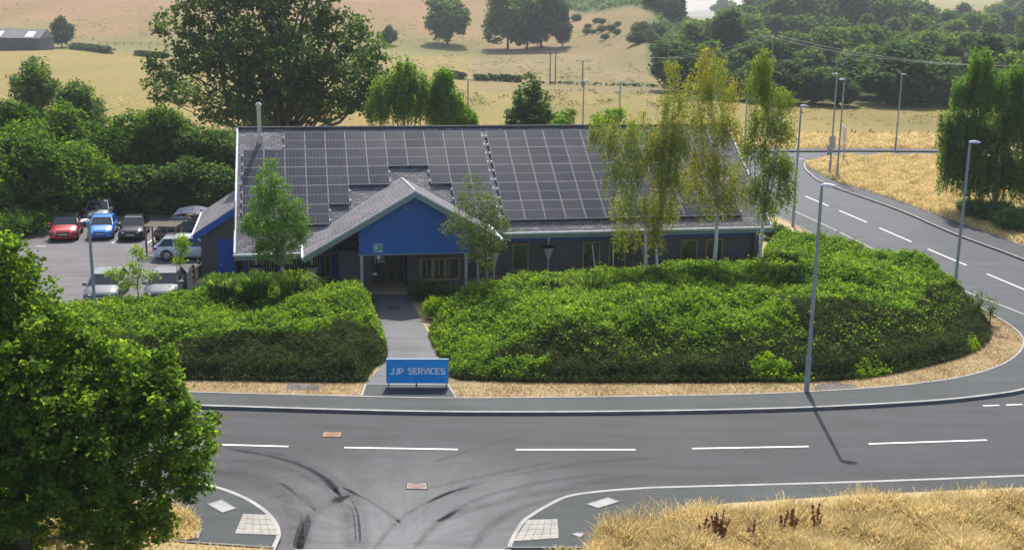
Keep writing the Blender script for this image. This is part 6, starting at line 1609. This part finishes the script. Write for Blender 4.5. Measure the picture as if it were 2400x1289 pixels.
# parking bay lines
m = MB()
for px in (262, 345): 
    a_ = G(px, 570, .1); m.poly([(a_.x-.05, a_.y, .1045), (a_.x+.05, a_.y, .1045), (a_.x+.05, a_.y+4.6, .1045), (a_.x-.05, a_.y+4.6, .1045)])
a_ = G(95, 578, .1); m.poly([(a_.x-.3, a_.y, .1045), (a_.x+.3, a_.y+.05, .1045), (a_.x+.3, a_.y+.15, .1045), (a_.x-.3, a_.y+.1, .1045)])
struct(m.build('bay_lines', WPAINT))

# ------------------------------------------------------------------ HAZE
hz = MB(); hz.box(-3200, -70, -30, 3200, 4700, 130)
HM = bpy.data.materials.new('haze_air'); HM.use_nodes = True; nt = HM.node_tree; nt.nodes.clear()
pv_ = nt.nodes.new('ShaderNodeVolumePrincipled'); pv_.inputs['Color'].default_value = (.90, .94, 1, 1); pv_.inputs['Density'].default_value = .00021; pv_.inputs['Anisotropy'].default_value = .3
ou = nt.nodes.new('ShaderNodeOutputMaterial'); nt.links.new(pv_.outputs[0], ou.inputs['Volume'])
hzo = hz.build('haze', HM, None); hzo['kind'] = 'stuff'

# tussocks and tufts scattered over the fields: uncountable
def tufts(pixpoly, n, size, mat, seed, label, h=.35, bias=None):
    rng = np.random.default_rng(seed); xs = [p[0] for p in pixpoly]; ys = [p[1] for p in pixpoly]
    px = rng.uniform(min(xs), max(xs), n); py = rng.uniform(min(ys), max(ys), n)
    k = inside(px, py, [Vector(p) for p in pixpoly]); px, py = px[k], py[k]
    k = vnoise(px, py*3, 40, seed) + rng.normal(0, .35, len(px)) > (.25 if bias is None else bias); px, py = px[k], py[k]
    C = []
    for a_, b__ in zip(px, py):
        P = onterr(a_, b__); C.append((P.x, P.y, P.z))
    C = np.array(C); kk = 7; idx = np.repeat(np.arange(len(C)), kk); Q = C[idx] + rng.normal(0, 1, (len(idx), 3))*np.array([size*.9, size*1.4, .02]); Q[:, 2] += rng.uniform(0, h, len(idx))
    o = quads('field_tussocks', leaf_quads(Q, size*.8, rng, .2, .5), mat, None, np.clip(rng.normal(.4, .22, len(Q)), 0, 1)); return tag(o, label, 'tussocks', None, 'stuff')
def onterr_fast(px, py):
    d = ray(px, py); t = 100.0; st = 60.0
    for _ in range(200):
        P = Vector((0, 0, H)) + d*t
        if P.z <= float(terr(P.x, P.y)):
            if st < 1: return P
            t -= st; st *= .25
        t += st
    return P
onterr = onterr_fast
tufts([(1080,212),(1500,214),(1900,236),(1900,262),(1500,250),(1090,250)], 1000, .38, L_FAR, 1, 'dark green rush tussocks across the yellow field', .45)
tufts([(900,132),(1250,132),(1500,150),(1520,200),(1100,185),(900,150)], 800, .4, L_FAR, 2, 'scattered tufts on the upper meadow', .35, .1)
tufts([(900,10),(1350,10),(1500,100),(1400,118),(900,104)], 700, .5, L_FAR, 3, 'sparse tufts on the dry hillside', .3, .35)
tufts([(0,10),(370,10),(370,110),(0,110)], 500, .5, L_FAR, 4, 'sparse tufts on the hillside at the top left', .3, .35)
tufts([(200,235),(520,235),(540,262),(220,262)], 500, .3, L_STRAW, 5, 'dry stalks at the near edge of the field behind the bushes', .9, .0)
tufts([(1850,236),(2200,248),(2200,300),(1850,300)], 500, .22, L_FAR, 6, 'small tufts in the right part of the yellow field', .25, .2)
# bare spots, flower spikes on the banks
rngf = np.random.default_rng(55)
for nm, cx, cy, rx_, ry_, n_, HH_, lab in (('flower_spikes', 2., 60.5, 5.5, 1.4, 70, HR, 'thin pale flower spikes standing along the back of the right bank'), ('flower_spikes', -8.8, 55.6, 2.2, 1.2, 40, HL, 'thin pale flower spikes on top of the left bank by the porch')):
    x = cx + rngf.uniform(-rx_, rx_, n_); y = cy + rngf.uniform(-ry_, ry_, n_); Q = []
    for a_, b__ in zip(x, y):
        z_ = float(HH_(np.array([a_]), np.array([b__]))[0]); h_ = rngf.uniform(.35, .8); dx = rngf.normal(0, .06)
        for k in range(9):
            f_ = k/8; Q.append((a_+dx*f_, b__, z_+.1+h_*f_))
    Q = np.array(Q); o = quads(nm, leaf_quads(Q, .07, rngf, .2, .6), L_SPARSE, None, np.clip(rngf.normal(.7, .25, len(Q)), 0, 1)); tag(o, lab, 'flowers', None, 'stuff')

# shoots standing up out of the banks break the outline of the planting
def shoots(HH_, poly, n, seed, label, front, hmax=.42):
    rng = np.random.default_rng(seed); xs = [p.x for p in poly]; ys = [p.y for p in poly]
    x = rng.uniform(min(xs), max(xs), n); y = rng.uniform(min(ys), max(ys), n)
    k = inside(x, y, poly) & (seg_dist(x, y, poly+[poly[0]]) > .5) & (vnoise(x, y, 1.8, seed) > -.2) & (seg_dist(x, y, front) > 4.2) & ((x < 15.5) | (y > 57)); x, y = x[k], y[k]
    z = HH_(x, y); h = rng.uniform(.15, hmax, len(x)); kk = 9; f = np.tile(np.linspace(0, 1, kk), len(x)); idx = np.repeat(np.arange(len(x)), kk)
    dx = rng.normal(0, .22, len(x)); dy = rng.normal(0, .22, len(x))
    C = np.stack([x[idx] + dx[idx]*f*h[idx] + rng.normal(0, .03, len(idx)), y[idx] + dy[idx]*f*h[idx] + rng.normal(0, .03, len(idx)), z[idx] + .12 + h[idx]*f], 1)
    o = quads('shrub_shoots', leaf_quads(C, .13, rng, .2, .5), L_BED, None, np.clip(.4 + .28*f + rng.normal(0, .12, len(f)), 0, 1)); return tag(o, label, 'shoots', None, 'stuff')
shoots(HR, fr_r + rest_r, 2600, 71, 'pale young shoots rising from the shrubs of the right hand bank', fr_r)
shoots(HL, fr_l + rest_l, 2000, 72, 'pale young shoots rising from the shrubs of the left hand bank', fr_l)
for i, (px, py, lab) in enumerate(((1300,672,'bright strap leaved clump on the bank under the office windows, left one'),(1385,674,'bright strap leaved clump before the pair of office windows'),(1590,672,'strap leaved clump between the birch stems'),(1850,606,'strap leaved clump at the top corner of the bank near the side road'))):
    c_ = G(px, py+6, .9); strap_clump(c_, .9, .75, 300, L_BED, 80+i, lab)
